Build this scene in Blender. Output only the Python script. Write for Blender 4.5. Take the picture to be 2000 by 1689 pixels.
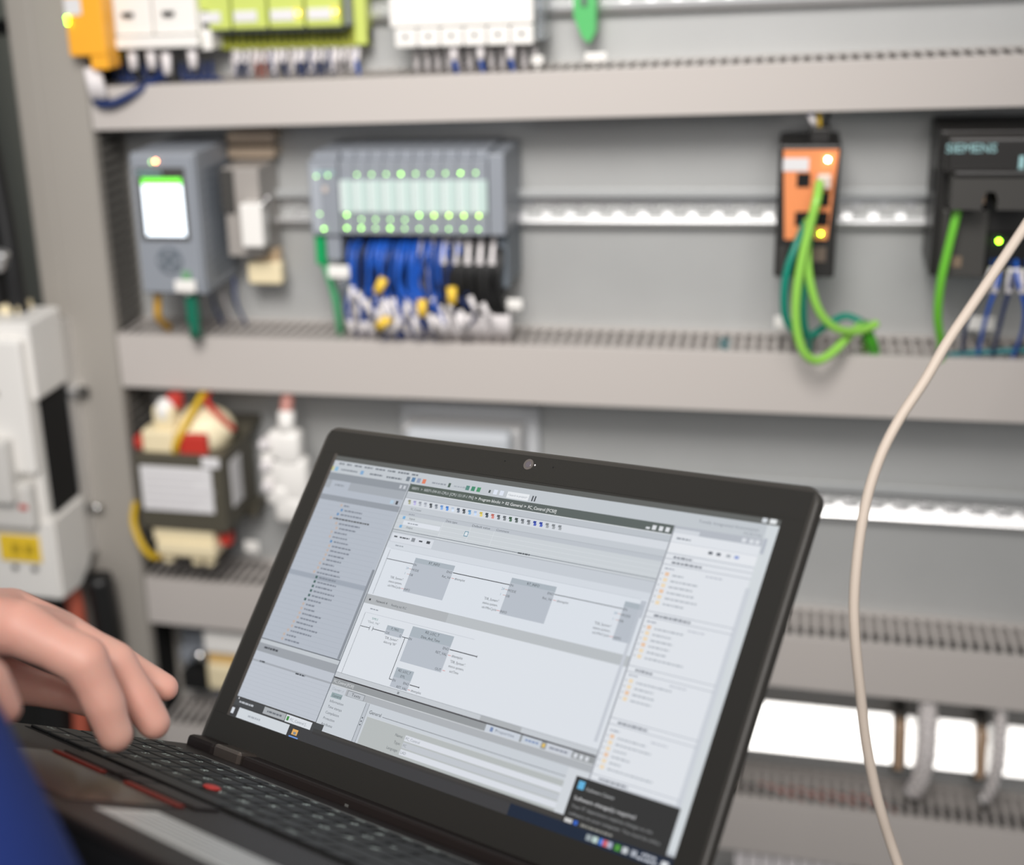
import bpy, bmesh, math, random
from mathutils import Vector, Matrix, Euler
random.seed(7)
for o in list(bpy.data.objects): bpy.data.objects.remove(o)
SC = bpy.context.scene
COL = SC.collection
V = Vector
# ------------------------------------------------------------------ camera, world, lights, exposure
cd = bpy.data.cameras.new('camera'); cam = bpy.data.objects.new('camera', cd); COL.objects.link(cam)
R0 = V((0.95889164, 0.27890397, -0.05233918)); R1 = V((0.04531283, -0.3325631, -0.94199179)); R2 = V((-0.28013133, 0.90089642, -0.33152991))
M = Matrix((R0, -R1, -R2)).transposed().to_4x4(); M.translation = V((0, 0, 1.6)); cam.matrix_world = M
cd.sensor_width = 36; cd.sensor_fit = 'HORIZONTAL'; cd.lens = 50.04; cd.shift_x = 0.15; cd.shift_y = -0.02225
cd.clip_start = 0.01; cd.dof.use_dof = True; cd.dof.focus_distance = 0.885; cd.dof.aperture_fstop = 3.4
SC.camera = cam
w = bpy.data.worlds.new('world'); SC.world = w; w.use_nodes = True
w.node_tree.nodes['Background'].inputs[0].default_value = (0.93, 0.96, 1.0, 1); w.node_tree.nodes['Background'].inputs[1].default_value = 0.30
SC.view_settings.view_transform = 'Standard'; SC.view_settings.look = 'None'; SC.view_settings.gamma = 1
SC.view_settings.exposure = 0.0; SC.view_settings.use_curve_mapping = False
def area(name, loc, target, sx, sy, power, col=(1, .97, .93)):
    l = bpy.data.lights.new(name, 'AREA'); l.shape = 'RECTANGLE'; l.size = sx; l.size_y = sy; l.energy = power; l.color = col
    o = bpy.data.objects.new(name, l); COL.objects.link(o); o.location = loc
    o.rotation_euler = (V(target) - V(loc)).to_track_quat('-Z', 'Y').to_euler(); return o
def spot(name, loc, target, ang, size, power, col):
    l = bpy.data.lights.new(name, 'SPOT'); l.spot_size = math.radians(ang); l.spot_blend = 1.0; l.shadow_soft_size = size; l.energy = power; l.color = col
    o = bpy.data.objects.new(name, l); COL.objects.link(o); o.location = loc
    o.rotation_euler = (V(target) - V(loc)).to_track_quat('-Z', 'Y').to_euler(); return o
spot('work_lamp', (-0.22, 0.0, 2.35), (-0.34, 1.44, 1.26), 55, .30, 124, (1, .965, .935))
area('hall_light', (0.2, -1.1, 2.5), (-.4, 1.0, 1.1), 1.4, 1.2, 30, (1, .95, .92))

# ------------------------------------------------------------------ helpers
MATS = {}
def mat(name, col, rough=0.5, metal=0.0, emit=None, es=0.0, bump=0.0, bscale=200, var=0.0, spec=0.5, alpha=1.0, trans=0.0, aniso=False, sss=0.0):
    if name in MATS: return MATS[name]
    m = bpy.data.materials.new(name); m.use_nodes = True; nt = m.node_tree; b = nt.nodes['Principled BSDF']
    col = tuple(c ** 2.2 for c in col) if True else col
    b.inputs['Base Color'].default_value = (*col, 1); b.inputs['Roughness'].default_value = rough; b.inputs['Metallic'].default_value = metal
    b.inputs['Specular IOR Level'].default_value = spec
    if trans: b.inputs['Transmission Weight'].default_value = trans
    if alpha < 1: b.inputs['Alpha'].default_value = alpha
    if sss:
        b.inputs['Subsurface Weight'].default_value = sss; b.inputs['Subsurface Radius'].default_value = (1, .35, .2); b.inputs['Subsurface Scale'].default_value = 0.006
    if emit:
        b.inputs['Emission Color'].default_value = (*emit, 1); b.inputs['Emission Strength'].default_value = es
    if var or bump:
        tc = nt.nodes.new('ShaderNodeTexCoord'); nz = nt.nodes.new('ShaderNodeTexNoise'); nz.inputs['Scale'].default_value = bscale; nz.inputs['Detail'].default_value = 3
        nt.links.new(tc.outputs['Object'], nz.inputs['Vector'])
        if aniso:
            mp = nt.nodes.new('ShaderNodeMapping'); mp.inputs['Scale'].default_value = (0.05, 1, 1); nt.links.new(tc.outputs['Object'], mp.inputs['Vector']); nt.links.new(mp.outputs[0], nz.inputs['Vector'])
        if var:
            mx = nt.nodes.new('ShaderNodeMix'); mx.data_type = 'RGBA'; nt.links.new(nz.outputs['Fac'], mx.inputs['Factor'])
            mx.inputs['A'].default_value = (*[c * (1 - var) for c in col], 1); mx.inputs['B'].default_value = (*[min(1, c * (1 + var)) for c in col], 1)
            nt.links.new(mx.outputs['Result'], b.inputs['Base Color'])
        if bump:
            bp = nt.nodes.new('ShaderNodeBump'); bp.inputs['Strength'].default_value = bump; bp.inputs['Distance'].default_value = 0.0005
            nt.links.new(nz.outputs['Fac'], bp.inputs['Height']); nt.links.new(bp.outputs[0], b.inputs['Normal'])
    MATS[name] = m; return m
plate_m = mat('galvanised_plate', (.73, .735, .73), .42, .35, var=.06, bscale=14)
duct_m = mat('grey_duct_plastic', (.745, .72, .70), .5, 0, bump=.15, bscale=300)
post_m = mat('grey_post_paint', (.63, .61, .58), .5, 0, var=.03, bscale=8)
slat_shade_m = mat('slat_grey_shaded', (.46, .45, .43), .6)  # post grey darkened; shade on the slotted side wall is painted in
lip_m = mat('zinc_dull', (.74, .75, .75), .5, .4)
rail_m = mat('zinc_rail', (.93, .93, .93), .3, .85, var=.05, bscale=60)
bus_m = mat('tinned_bar', (.99, .99, .98), .38, .75, var=.02, bscale=40)
white_m = mat('white_plastic', (.93, .92, .90), .35)
cream_m = mat('cream_plastic', (.93, .87, .72), .4)
paper_m = mat('label_paper', (.86, .855, .86), .7)
orange_m = mat('orange_plastic', (.93, .57, .36), .45)
amber_m = mat('amber_plastic', (.97, .68, .20), .45)
lime_m = mat('lime_plastic', (.77, .82, .42), .45)
olive_m = mat('olive_plastic', (.58, .60, .20), .5)
plc_m = mat('blue_grey_plastic', (.55, .57, .60), .45, var=.03, bscale=300)
plcd_m = mat('dark_blue_grey_plastic', (.40, .43, .46), .5)
black_m = mat('black_plastic', (.17, .165, .16), .42, bump=.2, bscale=900)
blackm2 = mat('dark_plastic', (.27, .265, .255), .5)
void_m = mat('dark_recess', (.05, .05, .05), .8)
gcab_m = mat('green_cable_sheath', (.45, .78, .25), .35)
gcab2_m = mat('light_green_cable_sheath', (.58, .82, .34), .35)
teal_m = mat('teal_cable_sheath', (.05, .52, .44), .35)
blue_m = mat('blue_wire_insulation', (.15, .36, .74), .4)
navy_m = mat('navy_wire_insulation', (.13, .20, .38), .4)
bw_m = mat('black_wire_insulation', (.13, .13, .13), .4)
gw_m = mat('grey_wire_insulation', (.62, .60, .60), .4)
redw_m = mat('red_wire_insulation', (.66, .38, .33), .4)
yg_m = mat('yellow_wire_insulation', (.83, .68, .15), .4)
sleeve_m = mat('white_marker_sleeve', (.90, .88, .88), .5)
ytag_m = mat('yellow_marker', (.97, .80, .28), .5)
green_m = mat('green_plug_plastic', (.10, .60, .35), .4)
dgreen_m = mat('dark_green_plug_plastic', (.10, .42, .33), .4)
earth_m = mat('earth_clamp_green', (.35, .72, .42), .4)
core_m = mat('transformer_core_steel', (.36, .345, .30), .5, .3, bump=.5, bscale=500)
coil_m = mat('coil_tape', (.95, .90, .76), .5)
redtape_m = mat('red_tape', (.75, .22, .18), .5)
brass_m = mat('brass', (.78, .66, .55), .4, .4)
chrome_m = mat('polished_metal', (.85, .85, .84), .15, 1)
braid_m = mat('braided_shield', (.93, .90, .89), .35, .3, bump=1, bscale=700)
clear_m = mat('clear_cover', (.86, .88, .90), .15, trans=.85)
netcab_m = mat('cream_network_sheath', (.85, .79, .73), .55)
lap_m = mat('matte_black_laptop', (.165, .142, .136), .5, bump=.25, bscale=2500, spec=.3)
lapb_m = mat('laptop_bezel_black', (.18, .175, .163), .5, bump=.3, bscale=2500, spec=.35)
lapk_m = mat('key_black', (.075, .075, .07), .55)
legend_m = mat('key_legend', (.90, .96, .92), .6)
hinge_m = mat('hinge_metal', (.50, .46, .43), .3, .8)
redlap_m = mat('red_pointer_rubber', (.74, .24, .22), .6)
redbar_m = mat('red_button_bar', (.48, .16, .12), .5)
sticker_m = mat('silver_sticker', (.93, .93, .91), .35)
skin_m = mat('skin', (.94, .71, .635), .5, sss=.25, var=.16, bscale=38, bump=.35)
for n_ in skin_m.node_tree.nodes:
    if n_.type == 'MIX': n_.inputs['A'].default_value = (.80, .36, .28, 1); n_.inputs['B'].default_value = (.86, .53, .42, 1)
    if n_.type == 'TEX_NOISE': n_.inputs['Scale'].default_value = 30
nail_m = mat('nail', (.92, .75, .69), .3)
jacket_m = mat('blue_work_jacket', (.13, .22, .50), .85, bump=.8, bscale=600)
floor_m = mat('floor_grey', (.45, .44, .42), .6, var=.1, bscale=5)
wallb_m = mat('dark_bay_panel', (.12, .12, .115), .6)
teallogo_m = mat('teal_print', (.66, .84, .85), .5)
def led_mat(name, col, s): return mat(name, (.2, .2, .2), .4, emit=col, es=s)
led_g = led_mat('led_green', (.42, 1, .15), 9); led_gd = led_mat('led_green_dim', (.42, .9, .25), 5); led_gs = led_mat('led_green_strong', (.32, 1, .02), 30)
led_o = led_mat('led_orange', (1, .40, .08), 30); led_w = led_mat('led_white', (1, .75, .5), 70); led_r = led_mat('led_red_orange', (1, .28, .10), 26)

def obj(name, bm, m, parent=None, smooth=False):
    me = bpy.data.meshes.new(name); bm.to_mesh(me); bm.free()
    if m: me.materials.append(m)
    if smooth:
        for p in me.polygons: p.use_smooth = True
    o = bpy.data.objects.new(name, me); COL.objects.link(o)
    if parent: o.parent = parent
    return o
def tag(o, label, cat, group=None, kind=None):
    if label: o['label'] = label
    if cat: o['category'] = cat
    if group: o['group'] = group
    if kind: o['kind'] = kind
    return o
def thing(name, label, cat, loc=(0, 0, 0), group=None):
    o = bpy.data.objects.new(name, None); COL.objects.link(o); o.location = loc; o.empty_display_size = .01
    return tag(o, label, cat, group)
def box(bm, x0, x1, y0, y1, z0, z1, bev=0.0, mi=0):
    vs = [bm.verts.new((x, y, z)) for z in (z0, z1) for y in (y0, y1) for x in (x0, x1)]
    fs = [bm.faces.new([vs[i] for i in f]) for f in ((0, 2, 3, 1), (4, 5, 7, 6), (0, 1, 5, 4), (2, 6, 7, 3), (0, 4, 6, 2), (1, 3, 7, 5))]
    for f in fs: f.material_index = mi
    if bev:
        es = list({e for f in fs for e in f.edges})
        bmesh.ops.bevel(bm, geom=es, offset=bev, segments=2, affect='EDGES', profile=.5)
def boxes(*specs):
    bm = bmesh.new()
    for s in specs: box(bm, *s)
    return bm
def cyl(bm, p0, p1, r0, r1=None, n=16, caps=True):
    p0, p1 = V(p0), V(p1); r1 = r0 if r1 is None else r1; d = (p1 - p0).normalized()
    u = d.orthogonal().normalized(); v = d.cross(u); a = []; b = []
    for i in range(n):
        t = 2 * math.pi * i / n; k = u * math.cos(t) + v * math.sin(t)
        a.append(bm.verts.new(p0 + k * r0)); b.append(bm.verts.new(p1 + k * r1))
    for i in range(n): bm.faces.new((a[i], a[(i + 1) % n], b[(i + 1) % n], b[i]))
    if caps: bm.faces.new(a[::-1]); bm.faces.new(b)
def smoothpts(pts, k=6):
    pts = [V(p) for p in pts]; out = []
    for i in range(len(pts) - 1):
        p0 = pts[max(i - 1, 0)]; p1 = pts[i]; p2 = pts[i + 1]; p3 = pts[min(i + 2, len(pts) - 1)]
        for j in range(k):
            t = j / k; out.append(0.5 * ((2 * p1) + (p2 - p0) * t + (2 * p0 - 5 * p1 + 4 * p2 - p3) * t * t + (3 * p1 - p0 - 3 * p2 + p3) * t ** 3))
    out.append(pts[-1]); return out
def tube(bm, pts, r, n=10, k=6):
    P = smoothpts(pts, k) if len(pts) > 2 else [V(p) for p in pts]; rings = []; u = None
    for i, p in enumerate(P):
        d = (P[min(i + 1, len(P) - 1)] - P[max(i - 1, 0)]).normalized()
        u = d.orthogonal().normalized() if u is None else (u - d * u.dot(d)).normalized()
        v = d.cross(u); rings.append([bm.verts.new(p + (u * math.cos(2 * math.pi * j / n) + v * math.sin(2 * math.pi * j / n)) * r) for j in range(n)])
    for a, b in zip(rings, rings[1:]):
        for j in range(n): bm.faces.new((a[j], a[(j + 1) % n], b[(j + 1) % n], b[j]))
    bm.faces.new(rings[0][::-1]); bm.faces.new(rings[-1]); return P
def sph(bm, c, r, sc=(1, 1, 1), n=12):
    bmesh.ops.create_uvsphere(bm, u_segments=n, v_segments=max(6, n // 2), radius=r, matrix=Matrix.Translation(c) @ Matrix.Diagonal((*sc, 1)))
def part(name, parent, m, *specs, smooth=False): return obj(name, boxes(*specs), m, parent, smooth)
def led(parent, p, r, m, name='indicator_light'):
    bm = bmesh.new(); sph(bm, p, r, (1, .6, 1), 10); return obj(name, bm, m, parent, True)
TXT = []
def text_bm(s, size, align='CENTER'):
    cu = bpy.data.curves.new('t', 'FONT'); cu.body = s; cu.size = size; cu.align_x = align; cu.align_y = 'CENTER'; cu.resolution_u = 2
    o = bpy.data.objects.new('t', cu); COL.objects.link(o)
    bpy.context.view_layer.update()
    me = bpy.data.meshes.new_from_object(o.evaluated_get(bpy.context.evaluated_depsgraph_get()))
    bm = bmesh.new(); bm.from_mesh(me); bpy.data.objects.remove(o); bpy.data.curves.remove(cu); bpy.data.meshes.remove(me)
    return bm
def text_wall(name, s, size, x, y, z, m, parent, align='CENTER', bold=0.0):
    bm = text_bm(s, size, align); bm.transform(Matrix.Translation((x, y, z)) @ Matrix.Rotation(math.pi / 2, 4, 'X'))
    return obj(name, bm, m, parent)
def wire(label, cat, pts, r, m, group=None, sleeves=(), name='wire', n=8, sm=None):
    bm = bmesh.new(); P = tube(bm, pts, r, n)
    o = tag(obj(name, bm, m, None, True), label, cat, group)
    for (t0, t1) in sleeves:
        i0 = int(t0 * (len(P) - 1)); i1 = max(i0 + 1, int(t1 * (len(P) - 1)))
        bs = bmesh.new(); cyl(bs, P[i0], P[i1], r * 1.9, r * 1.9, 8); obj('marker_sleeve', bs, sm or sleeve_m, o, True)
    return o

# ------------------------------------------------------------------ setting
tag(obj('floor', boxes((-3, 3, -2, 3, -.02, 0)), floor_m), None, None, kind='structure')
tag(obj('wall_back', boxes((-3, 3, 1.9, 1.95, 0, 3)), wallb_m), None, None, kind='structure')
YP = 1.48
mp = thing('mounting_plate', 'large light grey metal mounting plate behind all the wiring ducts and devices', 'panel', (0, YP, 0))
mp.location = (0, 0, 0)
part('plate_sheet', mp, plate_m, (-.80, .90, YP, YP + .004, .02, 2.2))
part('plate_edge', mp, plate_m, (-.80, .90, YP + .004, YP + .03, .0, .03), (-.80, -.78, YP + .004, YP + .03, .02, 2.2))
bay = thing('side_bay_panel', 'dark grey back panel of the narrow bay at far left', 'panel')
part('bay_sheet', bay, wallb_m, (-1.5, -.81, 1.60, 1.61, 0, 2.2))
part('bay_strip', bay, mat('bay_strip_grey', (.42, .43, .40), .5), (-.93, -.875, 1.55, 1.60, 1.15, 1.48), (-.96, -.87, 1.54, 1.60, 1.50, 1.9))

# vertical duct / post on the left
pst = thing('vertical_wiring_duct', 'tall grey vertical wiring duct at left with slotted side wall', 'cable duct')
part('duct_cover', pst, post_m, (-.774, -.717, 1.400, 1.404, .02, 2.2, .001), (-.7185, -.7165, 1.400, 1.413, .02, 2.2))
part('duct_body', pst, post_m, (-.774, -.772, 1.404, 1.48, .02, 2.2), (-.774, -.7175, 1.476, 1.4798, .02, 2.2))
fr = thing('frame_upright', 'grey steel cabinet upright left of the vertical wiring duct', 'frame')
part('upright_face', fr, post_m, (-.806, -.7745, 1.402, 1.478, .0, 2.2, .004))
void = part('duct_dark_fill', pst, void_m, (-.770, -.722, 1.41, 1.474, .02, 2.2))  # near-black block painting the shade inside the vertical duct
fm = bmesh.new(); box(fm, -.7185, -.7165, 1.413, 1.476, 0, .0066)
fme = bpy.data.meshes.new('slat'); fm.to_mesh(fme); fm.free(); fme.materials.append(slat_shade_m)
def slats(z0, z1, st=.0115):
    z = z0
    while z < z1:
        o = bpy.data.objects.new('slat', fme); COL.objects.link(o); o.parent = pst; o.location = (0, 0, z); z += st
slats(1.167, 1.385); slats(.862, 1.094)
# horizontal ducts
def duct(z0, z1, tilt, label, x0=-.716, x1=.52, pitch=.0108):
    c = (x0 + x1) / 2; t = thing('wiring_duct', label, 'cable duct', (x0, 1.4, z0), 'horizontal grey wiring ducts'); L = x1 - x0; h = z1 - z0
    t.rotation_euler = (0, -tilt, 0)
    part('duct_cover', t, duct_m, (0, L, 0, .0025, 0, h, .0008), (0, L, .0005, .009, h - .0016, h, .0006), (0, L, .0005, .009, 0, .0016, .0006))
    part('duct_back', t, duct_m, (0, L, .068, .079, h - .0018, h - .0002), (0, L, .077, .0795, 0, h - .002))
    part('duct_floor', t, duct_m, (0, L, .009, .077, .0002, .0018))
    part('duct_dark_fill', t, void_m, (0.002, L - .002, .012, .066, .003, h - .022))  # solid dark block; shade behind the slots is put into its colour
    bm = bmesh.new(); box(bm, 0, pitch * .42, .009, .069, h - .0019, h - .0003)
    me = bpy.data.meshes.new('finger'); bm.to_mesh(me); bm.free(); me.materials.append(duct_m)
    for i in range(int(L / pitch)):
        o = bpy.data.objects.new('finger', me); COL.objects.link(o); o.parent = t; o.location = (i * pitch, 0, 0)
    return t
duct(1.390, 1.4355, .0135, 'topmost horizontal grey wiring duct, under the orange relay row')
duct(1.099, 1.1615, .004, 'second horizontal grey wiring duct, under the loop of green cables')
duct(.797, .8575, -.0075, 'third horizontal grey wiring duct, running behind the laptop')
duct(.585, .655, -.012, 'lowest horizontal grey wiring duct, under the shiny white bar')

# rails
def rail(zc, h, x0, x1, label, tilt=0, top=True):
    t = thing('mounting_rail', label, 'rail', (x0, 0, zc), 'shiny metal device rails'); L = x1 - x0; t.rotation_euler = (0, -tilt, 0)
    yf, yb = 1.4655, 1.4795; q = h / 2
    part('upper_lip', t, lip_m, (0, L, yf, yf + .0016, q - .007, q, .0005), (0, L, yf, yb, q - .0085, q - .007))
    bm = bmesh.new()  # rolled lower lip
    prof = [(yf + .001, -q + .008), (yf - .0006, -q + .0055), (yf, -q + .002), (yf + .002, -q), (yf + .004, -q + .002), (yf + .003, -q + .007), (yb, -q + .008), (yb, -q + .0095), (yf + .001, -q + .0095)]
    a = [bm.verts.new((0, y, z)) for y, z in prof]; b = [bm.verts.new((L, y, z)) for y, z in prof]
    for i in range(len(prof)): j = (i + 1) % len(prof); bm.faces.new((a[i], a[j], b[j], b[i]))
    bm.faces.new(a[::-1]); bm.faces.new(b); obj('lower_lip', bm, rail_m, t)
    sp = []
    x = 0
    while x < L - .02:
        sp.append((x, x + .009, yb - .002, yb, -.0032, .0032)); x += .025
    part('rail_web', t, rail_m, (0, L, yb - .002, yb, .0032, q - .0085), (0, L, yb - .002, yb, -q + .0095, -.0032), *sp)
    x = .0
    while x < L - .02:
        part('slot_web_standin', t, plate_m if zc > 1.1 else rail_m, (x, x + .016, yb - .007, yb - .0055, -q + .0095, -q + .0175)); x += .025  # added raised strips, standing in for the bright web between slots
    return t
rail(1.5065, .035, -.43, .60, 'topmost shiny metal rail, carrying the green relays and white breakers', .004)
rail(1.2935, .040, -.56, .62, 'middle shiny metal rail, behind the orange network switch', .004)
rail(.9835, .042, -.45, .62, 'lower shiny metal rail with square punched slots beside the laptop lid', -.002)

# ------------------------------------------------------------------ row 1
t = thing('safety_relay', 'orange safety relay with yellow-green housing at upper left corner', 'relay')
part('front_cap', t, amber_m, (-.7225, -.680, 1.378, 1.405, 1.470, 1.62, .002), (-.700, -.680, 1.380, 1.410, 1.456, 1.472, .001))
part('housing', t, olive_m, (-.7125, -.6885, 1.405, 1.465, 1.462, 1.62, .001))
part('front_label', t, paper_m, (-.7215, -.703, 1.377, 1.3785, 1.512, 1.529))
led(t, (-.7200, 1.3765, 1.5095), .0013, led_gs); led(t, (-.7195, 1.3765, 1.5045), .0013, led_gs)
t = thing('circuit_breaker', 'white double circuit breaker with two dark toggles next to orange relay', 'breaker')
part('housing', t, white_m, (-.688, -.640, 1.41, 1.465, 1.487, 1.62, .002), (-.6385, -.590, 1.41, 1.465, 1.487, 1.62, .002))
part('terminal_row', t, white_m, (-.683, -.588, 1.405, 1.46, 1.474, 1.486, .001), (-.592, -.579, 1.42, 1.465, 1.469, 1.51, .001))
for x in (-.666, -.620): part('toggle', t, void_m, (x - .006, x + .006, 1.406, 1.412, 1.506, 1.5105))
for i, x in enumerate((-.6705, -.649, -.632, -.602)):
    z = 1.470 - (.006 if i == 2 else 0)
    bm = bmesh.new(); cyl(bm, (x, 1.42, z + .004), (x + .001, 1.418, z - .019), .0055, .0048)
    tag(obj('wire_ferrule', bm, sleeve_m, None, True), 'white wire end sleeve under the white double breaker', 'wire sleeve', 'wire sleeves under the white breaker')
xs = [-.591, -.5555, -.5155, -.4755, -.436]
for i in range(4):
    nm = ['leftmost', 'second', 'third', 'rightmost'][i]
    t = thing('relay_module', f'lime green relay module, {nm} of the four' + (' with orange light' if i > 1 else ''), 'relay', group='lime relay modules')
    part('housing', t, lime_m, (xs[i] + .0012, xs[i + 1] - .0012, 1.42, 1.463, 1.489, 1.60, .0015))
    part('name_strip', t, paper_m, (xs[i] + .004, xs[i + 1] - .011, 1.4185, 1.420, 1.4965, 1.5075))
    part('socket', t, plcd_m, (xs[i] + .002, xs[i + 1] - .002, 1.428, 1.463, 1.485, 1.4888))
    if i > 1: led(t, (xs[i + 1] - .0065, 1.4185, 1.5035), .0014, led_o)
t = thing('terminal_strip', 'olive green slotted terminal strip under the lime relay modules', 'terminal block')
part('strip_body', t, olive_m, (-.583, -.418, 1.450, 1.465, 1.466, 1.4845, .001))
part('end_block', t, lime_m, (-.431, -.418, 1.445, 1.465, 1.468, 1.53, .001))
part('side_block', t, plc_m, (-.435, -.4315, 1.43, 1.462, 1.489, 1.55))
for i in range(18): part('slot', t, void_m, (-.572 + i * .0078, -.5695 + i * .0078, 1.4485, 1.451, 1.472, 1.4835))
for i in range(20):
    x = -.567 + i * .0072 + random.uniform(-.001, .001); m = random.choice([navy_m, gw_m, blue_m, gw_m, navy_m]) if i not in (4, 5) else redw_m
    wire({'navy_wire_insulation': 'navy', 'grey_wire_insulation': 'grey', 'blue_wire_insulation': 'bright blue', 'red_wire_insulation': 'red'}[m.name] + ' thin wire with white sleeve below the olive terminal strip', 'wire', [(x, 1.455, 1.467), (x - .001, 1.446, 1.455), (x + random.uniform(-.003, .003), 1.449, 1.435), (x, 1.455, 1.420)], .0016, m, 'wires under the olive terminal strip', ((.12, .42),) if i % 3 else ((.1, .6),))
for i in range(14):
    x = -.70 + i * .0085
    wire('dark blue wire looping below the white double breaker', 'wire', [(x, 1.44, 1.455), (x + .006, 1.425, 1.442), (x + .014, 1.43, 1.437), (x + .020, 1.445, 1.43)], .0022, random.choice([navy_m, bw_m, navy_m]), 'dark wires behind the white breaker')
for i, (xa, xb) in enumerate(((-.7125, -.706), (-.7065, -.696))):
    bm = bmesh.new(); cyl(bm, (xa + .004, 1.392, 1.457), (xb, 1.392, 1.425), .006, .0055)
    tag(obj('wire_ferrule', bm, sleeve_m, None, True), ['left', 'right'][i] + ' white sleeve of the pair below the orange relay', 'wire sleeve', 'sleeves below the orange relay')
wire('thick navy cable curling over the topmost duct below the orange relay', 'cable', [(-.708, 1.395, 1.424), (-.698, 1.392, 1.419), (-.680, 1.392, 1.421), (-.655, 1.40, 1.433), (-.64, 1.43, 1.445)], .0045, navy_m, name='cable')
t = thing('fuse_block', 'white six-way fuse holder block on the topmost rail', 'fuse block')
part('upper_housing', t, white_m, (-.384, -.240, 1.41, 1.463, 1.487, 1.56, .0015))
for i in range(6):
    x = -.378 + i * .0232
    part('fuse_holder', t, white_m, (x, x + .0222, 1.406, 1.46, 1.4675, 1.4855, .0015)); h = t.children[-1]
    bm = bmesh.new(); cyl(bm, (x + .011, 1.4062, 1.478), (x + .011, 1.4052, 1.478), .0022); obj('screw', bm, blackm2, h)
part('end_cap', t, clear_m, (-.2395, -.232, 1.42, 1.463, 1.47, 1.56, .001))
for i, x in enumerate((-.321, -.294, -.264)):
    wire('blue wire with fat white sleeve under the six-way fuse block', 'wire', [(x, 1.418, 1.470), (x, 1.415, 1.455), (x + .001, 1.422, 1.443), (x, 1.44, 1.428)], .0022, blue_m, 'sleeved wires under the fuse block', ((.02, .42),))
for i in range(12):
    x = -.365 + i * .011
    wire('pale grey wire behind the sleeves under the fuse block', 'wire', [(x, 1.44, 1.469), (x, 1.437, 1.45), (x + .002, 1.445, 1.425)], .0017, gw_m, 'pale wires under the fuse block', ((.3, .7),))
t = thing('earth_clamp', 'green rail clamp hanging below the topmost rail', 'clamp')
bm = bmesh.new()
for y0 in (1.44,):
    a = [(-.206, 1.54), (-.183, 1.54), (-.184, 1.475), (-.190, 1.464), (-.197, 1.470), (-.205, 1.49)]
    f = [bm.verts.new((x, 1.437, z)) for x, z in a]; k = [bm.verts.new((x, 1.463, z)) for x, z in a]
    for i in range(6): j = (i + 1) % 6; bm.faces.new((f[i], k[i], k[j], f[j]))
    bm.faces.new(f); bm.faces.new(k[::-1])
obj('clamp_body', bm, earth_m, t)
part('clamp_screw', t, chrome_m, (-.197, -.192, 1.434, 1.437, 1.50, 1.51))
def wtag(x, y, z, sx, sz, lab, d=.004):
    t = thing('cable_marker', lab, 'marker', (x, y, z), 'white cable marker plates')
    part('marker_plate', t, white_m, (-sx / 2, sx / 2, -d / 2, d / 2, -sz / 2, sz / 2, min(.0015, d / 3)))
    part('marker_foot', t, white_m, (-.0015, .0015, d / 2, d / 2 + .006, -sz / 2 - .004, sz / 4))
wtag(-.1825, 1.43, 1.4515, .021, .009, 'white marker plate standing above the topmost duct below the green clamp')
wtag(-.240, 1.43, 1.450, .012, .009, 'small white marker plate right of the fuse block sleeves')

# ------------------------------------------------------------------ row 2
t = thing('controller_unit', 'tall blue-grey controller unit with bright lit display', 'controller')
part('housing', t, plc_m, (-.6615, -.5875, 1.368, 1.474, 1.219, 1.371, .002))
part('front_frame', t, plc_m, (-.6595, -.5895, 1.3635, 1.368, 1.2215, 1.369, .0015))
part('display_surround', t, blackm2, (-.6535, -.5985, 1.3622, 1.3637, 1.279, 1.3565, .0005))
disp_m = mat('controller_display', (.8, .85, .9), .3, emit=(.86, .93, 1), es=2.0); dispg_m = mat('controller_display_green', (.3, .9, .2), .3, emit=(.30, 1, .10), es=1.0)
part('display', t, disp_m, (-.6475, -.6025, 1.3612, 1.3623, 1.2845, 1.3385, .0003)); part('display_header', t, dispg_m, (-.6475, -.6025, 1.3612, 1.3623, 1.3385, 1.3455, .0003))
text_wall('logo', 'SIEMENS', .0075, -.638, 1.3618, 1.3510, teallogo_m, t)
led(t, (-.6345, 1.3628, 1.3625), .0014, led_gd); led(t, (-.6295, 1.3628, 1.3632), .0015, led_r)
bm = bmesh.new(); cyl(bm, (-.625, 1.3636, 1.257), (-.625, 1.3622, 1.257), .015, .0145, 28); kp = obj('keypad_disc', bm, plcd_m, t)
for dx, dz in ((0, .009), (0, -.009), (.009, 0), (-.009, 0)):
    part('arrow_key', t, plc_m, (-.625 + dx - .003, -.625 + dx + .003, 1.3612, 1.3622, 1.257 + dz - .0025, 1.257 + dz + .0025, .0004))
for i in range(12): part('vent_rib', t, plcd_m, (-.5878, -.5868, 1.39, 1.46, 1.235 + i * .010, 1.2385 + i * .010))
part('plug_bay', t, mat('plug_green', (.42, .60, .45), .5), (-.612, -.602, 1.3622, 1.3636, 1.236, 1.246))
wtag(-.6063, 1.356, 1.2315, .024, .013, 'white marker plate at the lower front corner of the controller', .005)
t = thing('network_plug', 'dark green network plug and cable below the controller', 'plug')
bm = bmesh.new(); box(bm, -.613, -.601, 1.366, 1.378, 1.186, 1.218, .001); obj('plug_body', bm, dgreen_m, t)
bm = bmesh.new(); tube(bm, [(-.607, 1.372, 1.188), (-.607, 1.372, 1.178), (-.611, 1.38, 1.170), (-.616, 1.40, 1.166)], .006); obj('plug_cable', bm, dgreen_m, t, True)
wire('mustard yellow wire below the left edge of the controller', 'wire', [(-.655, 1.39, 1.217), (-.656, 1.388, 1.20), (-.658, 1.392, 1.185), (-.66, 1.42, 1.165)], .0042, mat('mustard', (.80, .60, .12), .5))
for i in range(5):
    x = -.64 + i * .014
    wire('thin dull wire in the shade under the controller', 'wire', [(x, 1.44, 1.22), (x + .004, 1.43, 1.195), (x + .01, 1.44, 1.165)], .0018, random.choice([redw_m, gw_m, navy_m]), 'shaded wires under the controller')
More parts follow.
